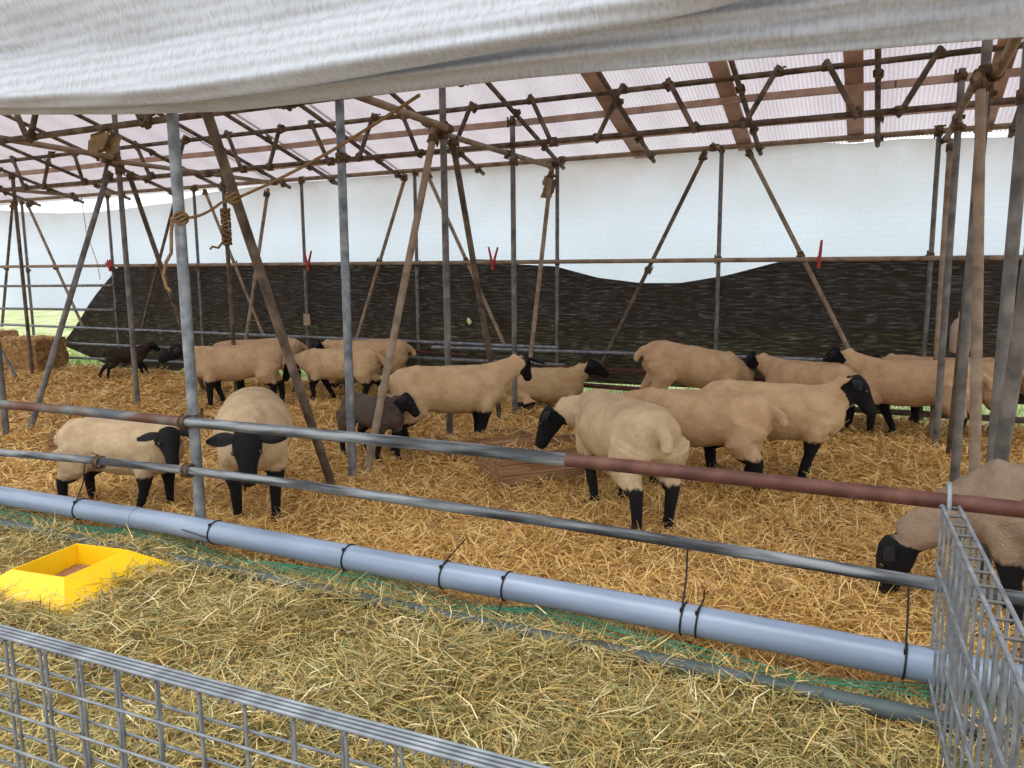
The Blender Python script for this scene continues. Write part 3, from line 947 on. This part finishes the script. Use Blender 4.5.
# ------------------------------------------------------------------ yellow feeder
def feeder():
    c = V((-3.47, 2.285, 0.0))
    e = empty('yellow_feeder', c, 'yellow plastic feeding trough with sloping sides, half buried in hay', 'feeder', rz=math.radians(97))
    ax, ay = 0.185, 0.165   # half size of the opening
    bx, by = 0.36, 0.35   # half size of the foot
    zt, zb = 0.145, 0.01
    b = MB()
    top = [V((-ax, -ay, zt)), V((ax, -ay, zt)), V((ax, ay, zt)), V((-ax, ay, zt))]
    ft = [V((-bx, -by, zb)), V((bx, -by, zb)), V((bx, by, zb)), V((-bx, by, zb))]
    rim = [t + (f - t) * 0.06 for t, f in zip(top, ft)]
    inn = [V((v.x * 0.96, v.y * 0.96, zt)) for v in top]
    flo = [V((v.x * 0.90, v.y * 0.90, 0.03)) for v in top]
    for i in range(4):
        j = (i + 1) % 4
        b.add([ft[i], ft[j], rim[j], rim[i]], [(0, 1, 2, 3)])
        b.add([rim[i], rim[j], top[j], top[i]], [(0, 1, 2, 3)])
        b.add([top[i], top[j], inn[j], inn[i]], [(0, 1, 2, 3)])
        b.add([inn[i], inn[j], flo[j], flo[i]], [(0, 1, 2, 3)])
    b.add(flo, [(0, 1, 2, 3)])
    obj('feeder_body', b, 'yellow', e)
    f = MB()
    n = 12
    vs = [V((ax * 0.89 * (2 * i / n - 1), ay * 0.89 * (2 * j / n - 1), 0.034 + 0.012 * abs(noise.noise(V((i * .5, j * .5, 0)))) + 0.008 * i / n)) for j in range(n + 1) for i in range(n + 1)]
    f.add(vs, [(j * (n + 1) + i, j * (n + 1) + i + 1, (j + 1) * (n + 1) + i + 1, (j + 1) * (n + 1) + i) for j in range(n) for i in range(n)], True)
    obj('feed', f, 'feed', e, label='brown feed in the tray', kind='stuff')


feeder()


# ------------------------------------------------------------------ wooden feed troughs
def trough(c, ang, L_, W_, H_, label, planks=3):
    e = empty('wooden_trough', (c[0], c[1], 0), label, 'trough', rz=math.radians(ang))
    t = 0.022
    ph = H_ / planks
    for y_, s in ((t / 2, 1), (W_ - t / 2, -1)):
        for k in range(planks):
            m_ = MB().box((L_ / 2 + random.uniform(-.004, .004), y_ + random.uniform(-.002, .002), ph * (k + 0.5)), (L_, t, ph - 0.006))
            obj('plank', m_, 'wood', e)
    for x_ in (t / 2 - 0.002, L_ - t / 2 + 0.002):
        for k in range(planks):
            m_ = MB().box((x_, W_ / 2, ph * (k + 0.5)), (t, W_ - 2 * t - 0.002, ph - 0.006))
            obj('plank', m_, 'wood', e)
    obj('base_board', MB().box((L_ / 2, W_ / 2, 0.02), (L_ - 2 * t, W_ - 2 * t, 0.02)), 'wood', e)
    return e


TR = [((-2.34, 4.69), 47, 1.02, 0.46, 0.235), ((-3.08, 5.25), 50, 0.75, 0.30, 0.15), ((-6.42, 4.12), 45, 1.1, 0.32, 0.16)]
trough(*TR[0], 'low plank feed trough full of straw that the cream sheep eats from')
trough(*TR[1], 'smaller sunken plank trough just beyond the large one')
trough(*TR[2], 'plank feed trough behind the sheep at the far left of the fence')


# ------------------------------------------------------------------ hay bales
def bale(c, size, rz, label):
    hx, hy, hz = size[0] / 2, size[1] / 2, size[2]
    b = MB()
    n = 14
    vs, fs = [], []
    def face(o, u, v):
        base = len(vs)
        for j in range(n + 1):
            for i in range(n + 1):
                p = o + u * (i / n) + v * (j / n)
                q = p - V((0, 0, hz / 2))
                rr = V((q.x / hx, q.y / hy, q.z / (hz / 2)))
                k_ = 1 - 0.10 * max(0, rr.length - 1.2)
                p2 = V((0, 0, hz / 2)) + q * k_
                p2 += V((noise.noise(p * 7), noise.noise(p * 7 + V((5, 0, 0))), noise.noise(p * 7 + V((0, 9, 0))))) * 0.035
                p2.z = max(p2.z, 0)
                vs.append(p2)
        for j in range(n):
            for i in range(n):
                a = base + j * (n + 1) + i
                fs.append((a, a + 1, a + n + 2, a + n + 1))
    X_, Y_, Z_ = V((2 * hx, 0, 0)), V((0, 2 * hy, 0)), V((0, 0, hz))
    face(V((-hx, -hy, 0)), X_, Z_)
    face(V((hx, hy, 0)), -X_, Z_)
    face(V((hx, -hy, 0)), Y_, Z_)
    face(V((-hx, hy, 0)), -Y_, Z_)
    face(V((-hx, -hy, hz)), X_, Y_)
    b.add(vs, fs, True)
    o = obj('hay_bale', b, 'bale', None, (c[0], c[1], -0.01), label=label, category='bale')
    o.rotation_euler.z = math.radians(rz)
    return o


BALES = [((-12.72, 8.0), (1.05, 0.6, 0.52), 6), ((-13.95, 7.95), (1.2, 0.7, 0.62), -4)]
bale(*BALES[0], 'loose brown hay bale at the slanted end of the netting')
bale(*BALES[1], 'larger brown hay bale cut by the left picture edge')


# ------------------------------------------------------------------ sheep
def loft(b, cs, rx, rz, n=16, up=V((0, 0, 1))):
    cs = [V(c) for c in cs]
    rings = []
    for i, c in enumerate(cs):
        t = (cs[min(i + 1, len(cs) - 1)] - cs[max(i - 1, 0)]).normalized()
        s = up.cross(t)
        if s.length < 0.05:
            s = V((0, 1, 0))
        s.normalize()
        w = t.cross(s)
        rings.append([c + s * (math.cos(k * 2 * math.pi / n) * rx[i]) + w * (math.sin(k * 2 * math.pi / n) * rz[i]) for k in range(n)])
    vs = [v for r in rings for v in r]
    fs = [(i * n + k, i * n + (k + 1) % n, (i + 1) * n + (k + 1) % n, (i + 1) * n + k) for i in range(len(rings) - 1) for k in range(n)]
    vs += [cs[0], cs[-1]]
    a, z = len(vs) - 2, len(vs) - 1
    fs += [(a, (k + 1) % n, k) for k in range(n)]
    m0 = (len(rings) - 1) * n
    fs += [(z, m0 + k, m0 + (k + 1) % n) for k in range(n)]
    b.add(vs, fs, True)


def seg_dist(P_, a, b):
    a, b = np.array(a), np.array(b)
    d = b - a
    t = np.clip(((P_ - a) @ d) / (d @ d), 0, 1)
    return np.linalg.norm(P_ - (a + t[:, None] * d), axis=1), t


def ear_mesh(side):
    """leaf-shaped ear along +X (outwards), cupped, with thickness"""
    b = MB()
    n = 9
    vs = []
    for layer in (0, 1):
        for i in range(n):
            t = i / (n - 1)
            w = 0.040 * math.sin(math.pi * (0.10 + 0.86 * t)) ** 0.8 + 0.002
            for j in (-1, -0.5, 0, 0.5, 1):
                vs.append(V((0.155 * t, w * j, -0.018 * (j * j) - 0.03 * t * t + (0.006 if layer else -0.004) * (1 - abs(j) * 0.8))))
    fs = []
    m_ = 5
    for layer in (0, 1):
        o = layer * n * m_
        for i in range(n - 1):
            for j in range(m_ - 1):
                a = o + i * m_ + j
                q = (a, a + m_, a + m_ + 1, a + 1)
                fs.append(q if layer else q[::-1])
    o = n * m_
    for i in range(n - 1):
        for j in (0, m_ - 1):
            a, c = i * m_ + j, (i + 1) * m_ + j
            fs.append((a, c, c + o, a + o))
    for i in (0, n - 1):
        for j in range(m_ - 1):
            a = i * m_ + j
            fs.append((a, a + 1, a + 1 + o, a + o))
    b.add(vs, fs, True)
    return b.mesh('ear')


EAR = ear_mesh(1)
EAR.materials.append(M['ear'])
EYE_M = MB().sphere((0, 0, 0), 0.013).mesh('eye')
EYE_M.materials.append(M['eye'])
NOSTRIL = MB().sphere((0, 0, 0), 0.009, 8, 5).mesh('nostril')
NOSTRIL.materials.append(M['hoof'])
HOOF = MB().tube([(0, 0, 0.0), (0.004, 0, 0.02), (-0.006, 0, 0.05)], [0.036, 0.034, 0.027], 10).mesh('hoof')
HOOF.materials.append(M['hoof'])
_tmp_col = None


def sheep(name, label, px, py, rel, s=1.0, wool='wool', poll=(0.64, 0, 0.78), hdir=(0.8, 0, -0.6), dx=(0, 0, 0, 0), lying=False, lamb=False, tail=1, group=None, fat=1.0, pitch_body=0.0, dz=0.0, spot=None, hk=1.0):
    """px,py: pixel of the ground point under the body's middle; rel: heading, 0 = away from the viewer, 90 = facing left, -90 = right, 180 = towards the viewer"""
    az = view_azimuth(px) + rel
    loc = at(px, py) if spot is None else V(spot)
    drop = -0.235 if lying else 0.0
    b = MB()
    # trunk
    KX = 0.80 if lamb else 0.95
    tx = [KX * q_ for q_ in (-0.53, -0.51, -0.45, -0.34, -0.18, 0.0, 0.18, 0.32, 0.42, 0.49, 0.52)]
    tz = [0.56, 0.56, 0.56, 0.55, 0.525, 0.503, 0.50, 0.505, 0.52, 0.54, 0.54]
    tw = [0.05, 0.10, 0.155, 0.185, 0.205, 0.215, 0.205, 0.18, 0.15, 0.10, 0.05]
    th = [0.06, 0.11, 0.15, 0.178, 0.193, 0.208, 0.208, 0.20, 0.175, 0.125, 0.06]
    if lamb:
        tw = [w * 0.85 for w in tw]
        th = [h * 0.82 for h in th]
    cs = [V((x_, 0, z_ + drop + pitch_body * x_)) for x_, z_ in zip(tx, tz)]
    loft(b, cs, [w * fat for w in tw], th, 20)
    pl, hd = V(poll), V(hdir).normalized()
    sh = V((0.38 * KX, 0, 0.57 + drop + pitch_body * 0.38))
    mid = sh.lerp(pl, 0.55) + V((0.03, 0, -0.01))
    loft(b, [sh - V((0.12, 0, 0.04)), sh, sh.lerp(mid, 0.6), mid.lerp(pl, 0.35), pl - hd * 0.02], [0.12, 0.12, 0.098, 0.078, 0.066], [0.15, 0.15, 0.122, 0.098, 0.082], 16, V((0, 1, 0)) if False else V((0, 0, 1)))
    # head
    HL = 0.285 if not lamb else 0.26
    HK = hk
    upv = V((0, 0, 1)) - hd * hd.z
    if upv.length < 0.15:
        upv = V((1, 0, 0)) - hd * hd.x
    upv.normalize()
    hs = [(-0.05, 0.045, 0.05, 0.0), (0.0, 0.066, 0.078, 0.0), (0.16, 0.072, 0.086, 0.0), (0.36, 0.070, 0.082, -0.004), (0.50, 0.054, 0.070, -0.008), (0.70, 0.043, 0.056, -0.014), (0.86, 0.043, 0.050, -0.022), (0.97, 0.038, 0.041, -0.026), (1.02, 0.018, 0.02, -0.028)]
    loft(b, [pl + hd * (t * HL) + upv * o_ for t, _, _, o_ in hs], [a * HK for _, a, _, _ in hs], [c * HK for _, _, c, _ in hs], 16, upv)
    # legs
    legsegs = []
    feet = []
    if not lying:
        for i, (sx, sd) in enumerate((('f', 1), ('f', -1), ('h', 1), ('h', -1))):
            d = dx[i]
            lift = 0.0
            if isinstance(d, tuple):
                d, lift = d
            pb = pitch_body
            if sx == 'f':
                J = [V((0.33 * KX, sd * 0.095, 0.46 + pb * .33)), V((0.30 * KX, sd * 0.125, 0.36)), V((0.31 * KX + d * 0.45 + lift * 0.6, sd * 0.112, 0.215 + lift * 0.3)), V((0.30 * KX + d, sd * 0.108, 0.065 + lift)), V((0.315 * KX + d, sd * 0.108, 0.0 + lift))]
                R_ = [0.10, 0.070, 0.037, 0.028, 0.033]
            else:
                J = [V((-0.38 * KX, sd * 0.10, 0.50 + pb * -.38)), V((-0.34 * KX, sd * 0.135, 0.37 + pb * -.3)), V((-0.455 * KX + d * 0.5, sd * 0.118, 0.235 + lift * 0.4)), V((-0.435 * KX + d, sd * 0.112, 0.07 + lift)), V((-0.415 * KX + d, sd * 0.112, 0.0 + lift))]
                R_ = [0.135, 0.104, 0.041, 0.030, 0.034]
            if lamb:
                R_ = [r * 0.95 for r in R_]
            pts_, rr = [], []
            for a in range(len(J) - 1):
                for t in (0, 0.5):
                    pts_.append(J[a].lerp(J[a + 1], t))
                    rr.append(R_[a] * (1 - t) + R_[a + 1] * t)
            pts_.append(J[-1])
            rr.append(R_[-1])
            loft(b, pts_, rr, [r * 1.1 for r in rr], 12, V((0, 1, 0)) if False else V((1, 0, 0)))
            legsegs.append((sx, J))
            feet.append(J[-1])
    else:
        for sd in (1, -1):
            J = [V((0.30, sd * 0.14, 0.14)), V((0.42, sd * 0.16, 0.06)), V((0.30, sd * 0.17, 0.04)), V((0.20, sd * 0.16, 0.035))]
            loft(b, J, [0.07, 0.05, 0.035, 0.03], [0.07, 0.05, 0.035, 0.03], 10)
            legsegs.append(('l', J))
            J = [V((-0.34, sd * 0.15, 0.16)), V((-0.15, sd * 0.20, 0.09)), V((-0.34, sd * 0.21, 0.04)), V((-0.18, sd * 0.22, 0.035))]
            loft(b, J, [0.12, 0.08, 0.04, 0.03], [0.12, 0.08, 0.04, 0.03], 10)
            legsegs.append(('l', J))
    if tail:
        zt = 0.60 + drop + pitch_body * -0.5
        loft(b, [V((-0.45 * KX, 0, zt + .02)), V((-0.54 * KX, 0, zt + 0.01)), V((-0.595 * KX, 0, zt - 0.045)), V((-0.615 * KX, 0.0, zt - 0.10)), V((-0.615 * KX, 0, zt - 0.12))], [0.045, 0.042, 0.038, 0.033, 0.015], [0.045, 0.04, 0.036, 0.03, 0.015], 10)
    me = b.mesh('tmp')
    o = bpy.data.objects.new('tmp', me)
    COL.objects.link(o)
    m1 = o.modifiers.new('r', 'REMESH')
    m1.mode = 'VOXEL'
    m1.voxel_size = 0.0135
    m2 = o.modifiers.new('s', 'SMOOTH')
    m2.factor = 0.5
    m2.iterations = 5
    dg = bpy.context.evaluated_depsgraph_get()
    dg.update()
    fin = bpy.data.meshes.new_from_object(o.evaluated_get(dg))
    bpy.data.objects.remove(o)
    fin.name = name
    nv = len(fin.vertices)
    co = np.empty(nv * 3)
    fin.vertices.foreach_get('co', co)
    co = co.reshape(-1, 3)
    # dark hair: head and lower legs
    dark = np.zeros(nv)
    h0 = pl + hd * (-0.035)
    h1 = pl + hd * (HL * 1.05)
    dd, tt = seg_dist(co, h0, h1)
    axial = (co - np.array(h0)) @ np.array(hd)
    dark = np.maximum(dark, np.clip(axial / 0.05 + 0.1, 0, 1) * (dd < 0.125))
    for sx, J in legsegs:
        if sx == 'l':
            for a in range(1, len(J) - 1):
                d_, t_ = seg_dist(co, J[a], J[a + 1])
                dark = np.maximum(dark, (d_ < 0.05) * 1.0)
            continue
        zk = 0.315 if sx == 'f' else 0.275
        for a in range(1, len(J) - 1):
            d_, t_ = seg_dist(co, J[a], J[a + 1])
            lim = 0.085 if a == 1 else 0.06
            dark = np.maximum(dark, (d_ < lim) * np.clip((zk - co[:, 2]) / 0.16 + 0.5, 0, 1))
        # bare dark skin in the armpit and groin
        g_ = np.array((J[1].x - (0.09 if sx == 'f' else -0.13), J[1].y * 0.75, 0.285))
        d_ = np.linalg.norm((co - g_) * np.array((0.8, 1, 1.5)), axis=1)
        dark = np.maximum(dark, np.clip((0.062 - d_) / 0.03, 0, 1))
    # wool relief
    nr = np.empty(nv * 3)
    fin.vertices.foreach_get('normal', nr)
    nr = nr.reshape(-1, 3)
    seed = V((px * 0.37, py * 0.11, rel * 0.05))
    am = np.array([noise.noise(V(c) * 9 + seed) * 0.7 + noise.noise(V(c) * 26 + seed) * 0.45 for c in co])
    co = co + nr * (am * 0.010 * (1 - dark * 0.85))[:, None]
    fin.vertices.foreach_set('co', co.ravel())
    at_ = fin.attributes.new('dark_hair', 'FLOAT', 'POINT')
    at_.data.foreach_set('value', dark.astype(np.float32))
    fin.polygons.foreach_set('use_smooth', [True] * len(fin.polygons))
    fin.update()
    fin.materials.clear()
    root = obj(name, fin, wool, None, (loc.x, loc.y, float(ground_h(np.float64(loc.x), np.float64(loc.y))) + dz), label=label, category='lamb' if lamb else 'sheep')
    root.rotation_euler.z = math.radians(az)
    root.scale = (s, s, s)
    if group:
        root['group'] = group
    side = hd.cross(upv).normalized()
    for sd in (1, -1):
        e_ = obj('ear', EAR, None, root, pl + hd * 0.03 + side * (sd * 0.056) + upv * 0.050)
        xa = (side * sd * 0.96 - V((0, 0, 0.14)) - hd * 0.16).normalized()
        za = (upv * 0.9 - hd * 0.15)
        za = (za - xa * za.dot(xa)).normalized()
        ya = za.cross(xa)
        e_.rotation_mode = 'QUATERNION'
        e_.rotation_quaternion = Matrix(((xa.x, ya.x, za.x), (xa.y, ya.y, za.y), (xa.z, ya.z, za.z))).to_quaternion()
        obj('nostril', NOSTRIL, None, root, pl + hd * (HL * 0.965) + side * (sd * 0.018) + upv * 0.004)
        obj('eye', EYE_M, None, root, pl + hd * (HL * 0.40) + side * (sd * 0.070) + upv * 0.036)
    for f_ in feet:
        obj('hoof', HOOF, None, root, (f_.x + 0.006, f_.y, f_.z - 0.012))
    return root


# far group on the left
sheep('lamb', 'dark brown lamb trotting along the netting at the far left', 128, 376, -80, 0.66, 'wool_dark', (0.52, 0, 0.72), (0.85, 0.1, -0.5), dx=(0.10, (0.16, 0.04), -0.22, -0.08), lamb=True, fat=0.85)
sheep('sheep', 'tan sheep in profile behind the bright fence post, facing left', 240, 404, 80, 1.0, 'wool_tan', (0.60, 0, 0.68), (0.9, 0.05, -0.35), dx=(0.02, -0.08, 0.03, -0.06))
sheep('sheep', 'tan sheep mostly hidden behind the profiled one, only its rump showing', 264, 391, 82, 1.0, 'wool_tan', (0.62, 0, 0.60), (0.7, 0, -0.7))
sheep('sheep', 'cream sheep walking head down, between the dark front brace and a grey post', 342, 400, 72, 0.92, 'wool', (0.62, 0.03, 0.54), (0.55, 0.0, -0.85), dx=((0.05, 0.06), -0.14, 0.10, -0.12))
sheep('sheep', 'tan sheep with rump to the tan slanted brace, behind the walking one', 371, 393, 78, 0.97, 'wool_tan', (0.62, 0, 0.66), (0.8, 0, -0.6), dx=(0, 0, 0.08, -0.05))
sheep('sheep', 'resting sheep glimpsed low between the legs of the walking pair', 356, 386, 80, 0.80, 'wool_tan', (0.5, 0, 0.42), (0.8, 0, -0.5), lying=True, tail=0)
sheep('lamb', 'dark grey lamb standing at the foot of the tan slanted brace', 374, 458, -140, 0.76, 'wool_lamb', (0.40, 0.06, 0.70), (0.55, 0.40, -0.65), lamb=True, dx=(0.02, -0.06, 0.04, -0.04))
sheep('sheep', 'large cream ewe standing broadside in the middle, facing right', 450, 448, -74, 1.0, 'wool', (0.68, 0.02, 0.72), (0.50, 0.62, -0.60), dx=(0.0, -0.05, 0.06, -0.10))
sheep('sheep', 'lying cream sheep with raised black head near the back rails', 542, 407, -82, 0.95, 'wool', (0.54, 0, 0.50), (0.85, -0.05, -0.35), lying=True, tail=0)
# centre right
sheep('sheep', 'cream sheep seen from behind, eating at the plank trough', 622, 510, 24, 1.03, 'wool_pale', (0.60, 0.22, 0.54), (0.28, 0.40, -0.85), dx=(-0.10, -0.06, -0.04, 0.02), fat=1.06)
sheep('sheep', 'tan sheep with stubby raised tail, behind the trough eater', 697, 484, 76, 0.98, 'wool_tan', (0.64, 0, 0.56), (0.5, 0, -0.85), dx=(0, 0, -0.02, 0.10))
sheep('sheep', 'tan sheep with arched back bending its neck down, hind leg stretched', 692, 417, -74, 1.02, 'wool_tan', (0.60, 0, 0.34), (0.35, 0, -0.95), dx=(0, -0.05, -0.12, -0.02), pitch_body=-0.16, dz=0.02)
sheep('sheep', 'cream ewe with black head raised and turned right, neck stretched', 769, 475, -88, 1.0, 'wool', (0.52, 0.02, 0.74), (0.60, 0.0, -0.74), dx=(-0.02, -0.07, 0, 0))
sheep('sheep', 'tan sheep behind the stretched-neck ewe, short tail towards the right', 806, 426, 58, 0.90, 'wool_tan', (0.64, 0, 0.70), (0.8, 0.1, -0.55))
sheep('sheep', 'tan sheep with black head lowered to the left, in front of the clustered poles', 910, 437, 78, 1.02, 'wool_tan', (0.62, 0, 0.74), (0.75, 0.0, -0.66), dx=(0.02, -0.12, 0.05, -0.08))
sheep('sheep', 'tan sheep standing right behind the clustered poles', 950, 428, 86, 1.0, 'wool_tan', (0.62, 0, 0.66), (0.7, 0, -0.7), dx=(0, 0.05, 0.08, -0.06))
sheep('sheep', 'tan sheep at the right picture edge beyond the poles', 1070, 434, 80, 0.97, 'wool_tan', (0.60, 0, 0.52), (0.7, 0, -0.7))
# front
sheep('sheep', 'dusty grey sheep grazing behind the edge-on mesh panel, head to the ground', 1092, 640, 84, 0.99, 'wool_grey', (0.73, 0.06, 0.27), (0.26, 0.05, -0.95), fat=1.1, dx=(-0.04, 0.03, 0, 0))
sheep('sheep', 'cream sheep at the far left of the fence, turning its black face to the viewer', 127, 507, -130, 0.85, 'wool_pale', (0.50, -0.12, 0.66), (0.50, -0.50, -0.70), dx=(0.02, -0.08, 0.0, -0.06), fat=1.05, hk=1.12)
sheep('sheep', 'cream sheep facing the viewer head on, black face below the top rail', 258, 507, 179, 1.04, 'wool_pale', (0.58, -0.02, 0.59), (0.42, -0.02, -0.9), dx=(0.02, -0.03, 0.02, -0.05), fat=1.10, hk=1.12)


# ------------------------------------------------------------------ straw, hay and grass blades (stuff)
def blades(name, x, y, z, length, width, mat, tilt=0.35, curl=0.25, **props):
    n = len(x)
    th = RNG.uniform(0, 2 * math.pi, n)
    el = RNG.normal(0, tilt, n)
    d = np.stack([np.cos(th) * np.cos(el), np.sin(th) * np.cos(el), np.abs(np.sin(el))], -1)
    roll = RNG.uniform(-0.9, 0.9, n)
    s = np.stack([-np.sin(th), np.cos(th), np.zeros(n)], -1)
    s = s * np.cos(roll)[:, None] + np.array([0, 0, 1.0]) * np.sin(roll)[:, None]
    c0 = np.stack([x, y, z], -1)
    bend = RNG.normal(0, curl, n)[:, None] * np.stack([-np.sin(th), np.cos(th), np.zeros(n)], -1)
    bend[:, 2] -= np.abs(RNG.normal(0, 0.12, n))
    L_ = length[:, None]
    w = width[:, None] * s * 0.5
    p0 = c0
    p1 = c0 + d * L_ * 0.5 
    p2 = c0 + d * L_ + bend * L_ * 0.6
    p2[:, 2] = np.maximum(p2[:, 2], c0[:, 2] - 0.01)
    co = np.stack([p0 - w * .7, p0 + w * .7, p1 - w, p1 + w, p2 - w * .4, p2 + w * .4], 1).reshape(-1, 3)
    me = bpy.data.meshes.new(name)
    me.vertices.add(n * 6)
    me.vertices.foreach_set('co', co.ravel())
    base = np.arange(n)[:, None] * 6
    q = np.concatenate([base + np.array([[0, 1, 3, 2]]), base + np.array([[2, 3, 5, 4]])], 1).reshape(-1, 4)
    me.loops.add(len(q) * 4)
    me.loops.foreach_set('vertex_index', q.ravel().astype(np.int32))
    me.polygons.add(len(q))
    me.polygons.foreach_set('loop_start', (np.arange(len(q)) * 4).astype(np.int32))
    me.update(calc_edges=True)
    return obj(name, me, mat, **props)


def scatter(n, x0, x1, y0, y1, power):
    xs, ys = [], []
    got = 0
    while got < n:
        x_ = RNG.uniform(x0, x1, n)
        y_ = RNG.uniform(y0, y1, n)
        d = np.hypot(x_, y_)
        keep = RNG.uniform(0, 1, n) < np.minimum(1, (2.2 / d) ** power)
        # only what the camera, or one a step aside, could see
        a = np.degrees(np.arctan2(y_, x_))
        keep &= (a > 72) & (a < 162)
        xs.append(x_[keep])
        ys.append(y_[keep])
        got += keep.sum()
    return np.concatenate(xs)[:n], np.concatenate(ys)[:n]


def outside_boxes(x_, y_):
    keep = np.ones(len(x_), bool)
    # open inside of the yellow feeder stays clear
    keep &= ~((np.abs(x_ + 3.47) < 0.21) & (np.abs(y_ - 2.26) < 0.24))
    return keep


n = 170000
sx_, sy_ = scatter(n, -14.2, 3.6, 2.71, 8.6, 1.55)
dist = np.hypot(sx_, sy_)
blades('straw_bedding', sx_, sy_, ground_h(sx_, sy_) + RNG.uniform(0.0, 0.028, n), RNG.uniform(0.05, 0.17, n), RNG.uniform(0.003, 0.0062, n) * np.clip(dist / 4.5, 1, 2.0), 'straw', kind='stuff', label='golden straw bedding covering the pen floor', category='straw')
n = 96000
hx_, hy_ = scatter(n, -6.2, 2.6, 0.7, 2.96, 1.0)
leftish = (hy_ < 2.74) | (RNG.uniform(0, 1, n) < np.clip((-1.9 - hx_) / 0.8, 0.04, 1))
hx_, hy_ = hx_[leftish], hy_[leftish]
n = len(hx_)
k_ = outside_boxes(hx_, hy_)
# keep the dark pipe mostly showing in its line
k_ &= ~((np.abs(hy_ - 2.70) < 0.07) & (RNG.uniform(0, 1, n) < np.clip(0.45 + 0.16 * (hx_ + 2.4), 0.0, 0.62) + 0.35 * np.sin(hx_ * 4.3) + 0.3 * np.sin(hx_ * 9.1)))
hx_, hy_ = hx_[k_], hy_[k_]
n = len(hx_)
blades('loose_hay', hx_, hy_, ground_h(hx_, hy_) + RNG.uniform(0.0, 0.045, n) * (hy_ < 2.62) + 0.05 * (np.abs(hy_ - 2.70) < 0.07), RNG.uniform(0.03, 0.15, n), RNG.uniform(0.0024, 0.0058, n), 'hay', tilt=0.3, curl=0.4, kind='stuff', label='loose greenish hay strewn in front of the fence', category='hay')
# hay lapping over the near side of the feeder
n = 2600
tx_ = RNG.uniform(-3.9, -2.95, n)
ty_ = RNG.uniform(1.85, 2.2, n)
kk = (ty_ < 2.02 + 0.10 * np.sin(tx_ * 17)) & ~((np.abs(tx_ + 3.2) < 0.06) & (ty_ > 1.98))
tx_, ty_ = tx_[kk], ty_[kk]
n = len(tx_)
blades('feeder_hay', tx_, ty_, 0.05 + RNG.uniform(0, 0.03, n), RNG.uniform(0.05, 0.15, n), RNG.uniform(0.0025, 0.005, n), 'hay', tilt=0.3, curl=0.4, kind='stuff', label='hay pushed over the near edge of the yellow feeder', category='hay')
# straw in the troughs
for (c, ang, L_, W_, H_), lab in zip(TR, ('straw heaped in the large plank trough', 'straw in the sunken small trough', 'straw in the trough behind the left sheep')):
    n = 900
    a = math.radians(ang)
    u = RNG.uniform(0.06, L_ - 0.12, n)
    v = RNG.uniform(0.05, W_ - 0.08, n)
    X_ = c[0] + u * math.cos(a) - v * math.sin(a)
    Y_ = c[1] + u * math.sin(a) + v * math.cos(a)
    blades('trough_straw', X_, Y_, H_ * 0.45 + RNG.uniform(0.0, H_ * 0.5, n), RNG.uniform(0.05, 0.14, n), RNG.uniform(0.004, 0.007, n), 'straw', kind='stuff', label=lab, category='straw')
# grass beyond the netting
n = 16000
gx_ = RNG.uniform(-16, 4, n)
gy_ = 8.62 + RNG.exponential(1.2, n)
blades('grass', gx_, gy_, np.full(n, -0.05), RNG.uniform(0.06, 0.20, n), RNG.uniform(0.006, 0.012, n), 'grass_blade', tilt=1.0, kind='stuff', label='green grass growing outside along the back of the shed', category='grass')
# loose straw standing off the bales
for bo, ((cx, cy), (bx_, by_, bz_), rz) in zip([o for o in COL.objects if o.name.startswith('hay_bale')], BALES):
    n = 1500
    u, v, w_ = RNG.uniform(-0.48, 0.48, n) * bx_, RNG.uniform(-0.48, 0.48, n) * by_, RNG.uniform(0.03, 0.97, n) * bz_
    f = RNG.integers(0, 4, n)
    v = np.where(f <= 1, -by_ * 0.47, v)
    w_ = np.where(f == 2, bz_ * 0.96, w_)
    u = np.where(f == 3, bx_ * 0.47, u)
    bs = blades('bale_straw', u, v, w_, RNG.uniform(0.05, 0.16, n), RNG.uniform(0.005, 0.010, n), 'straw', tilt=0.5, kind='stuff')
    bs.parent = bo
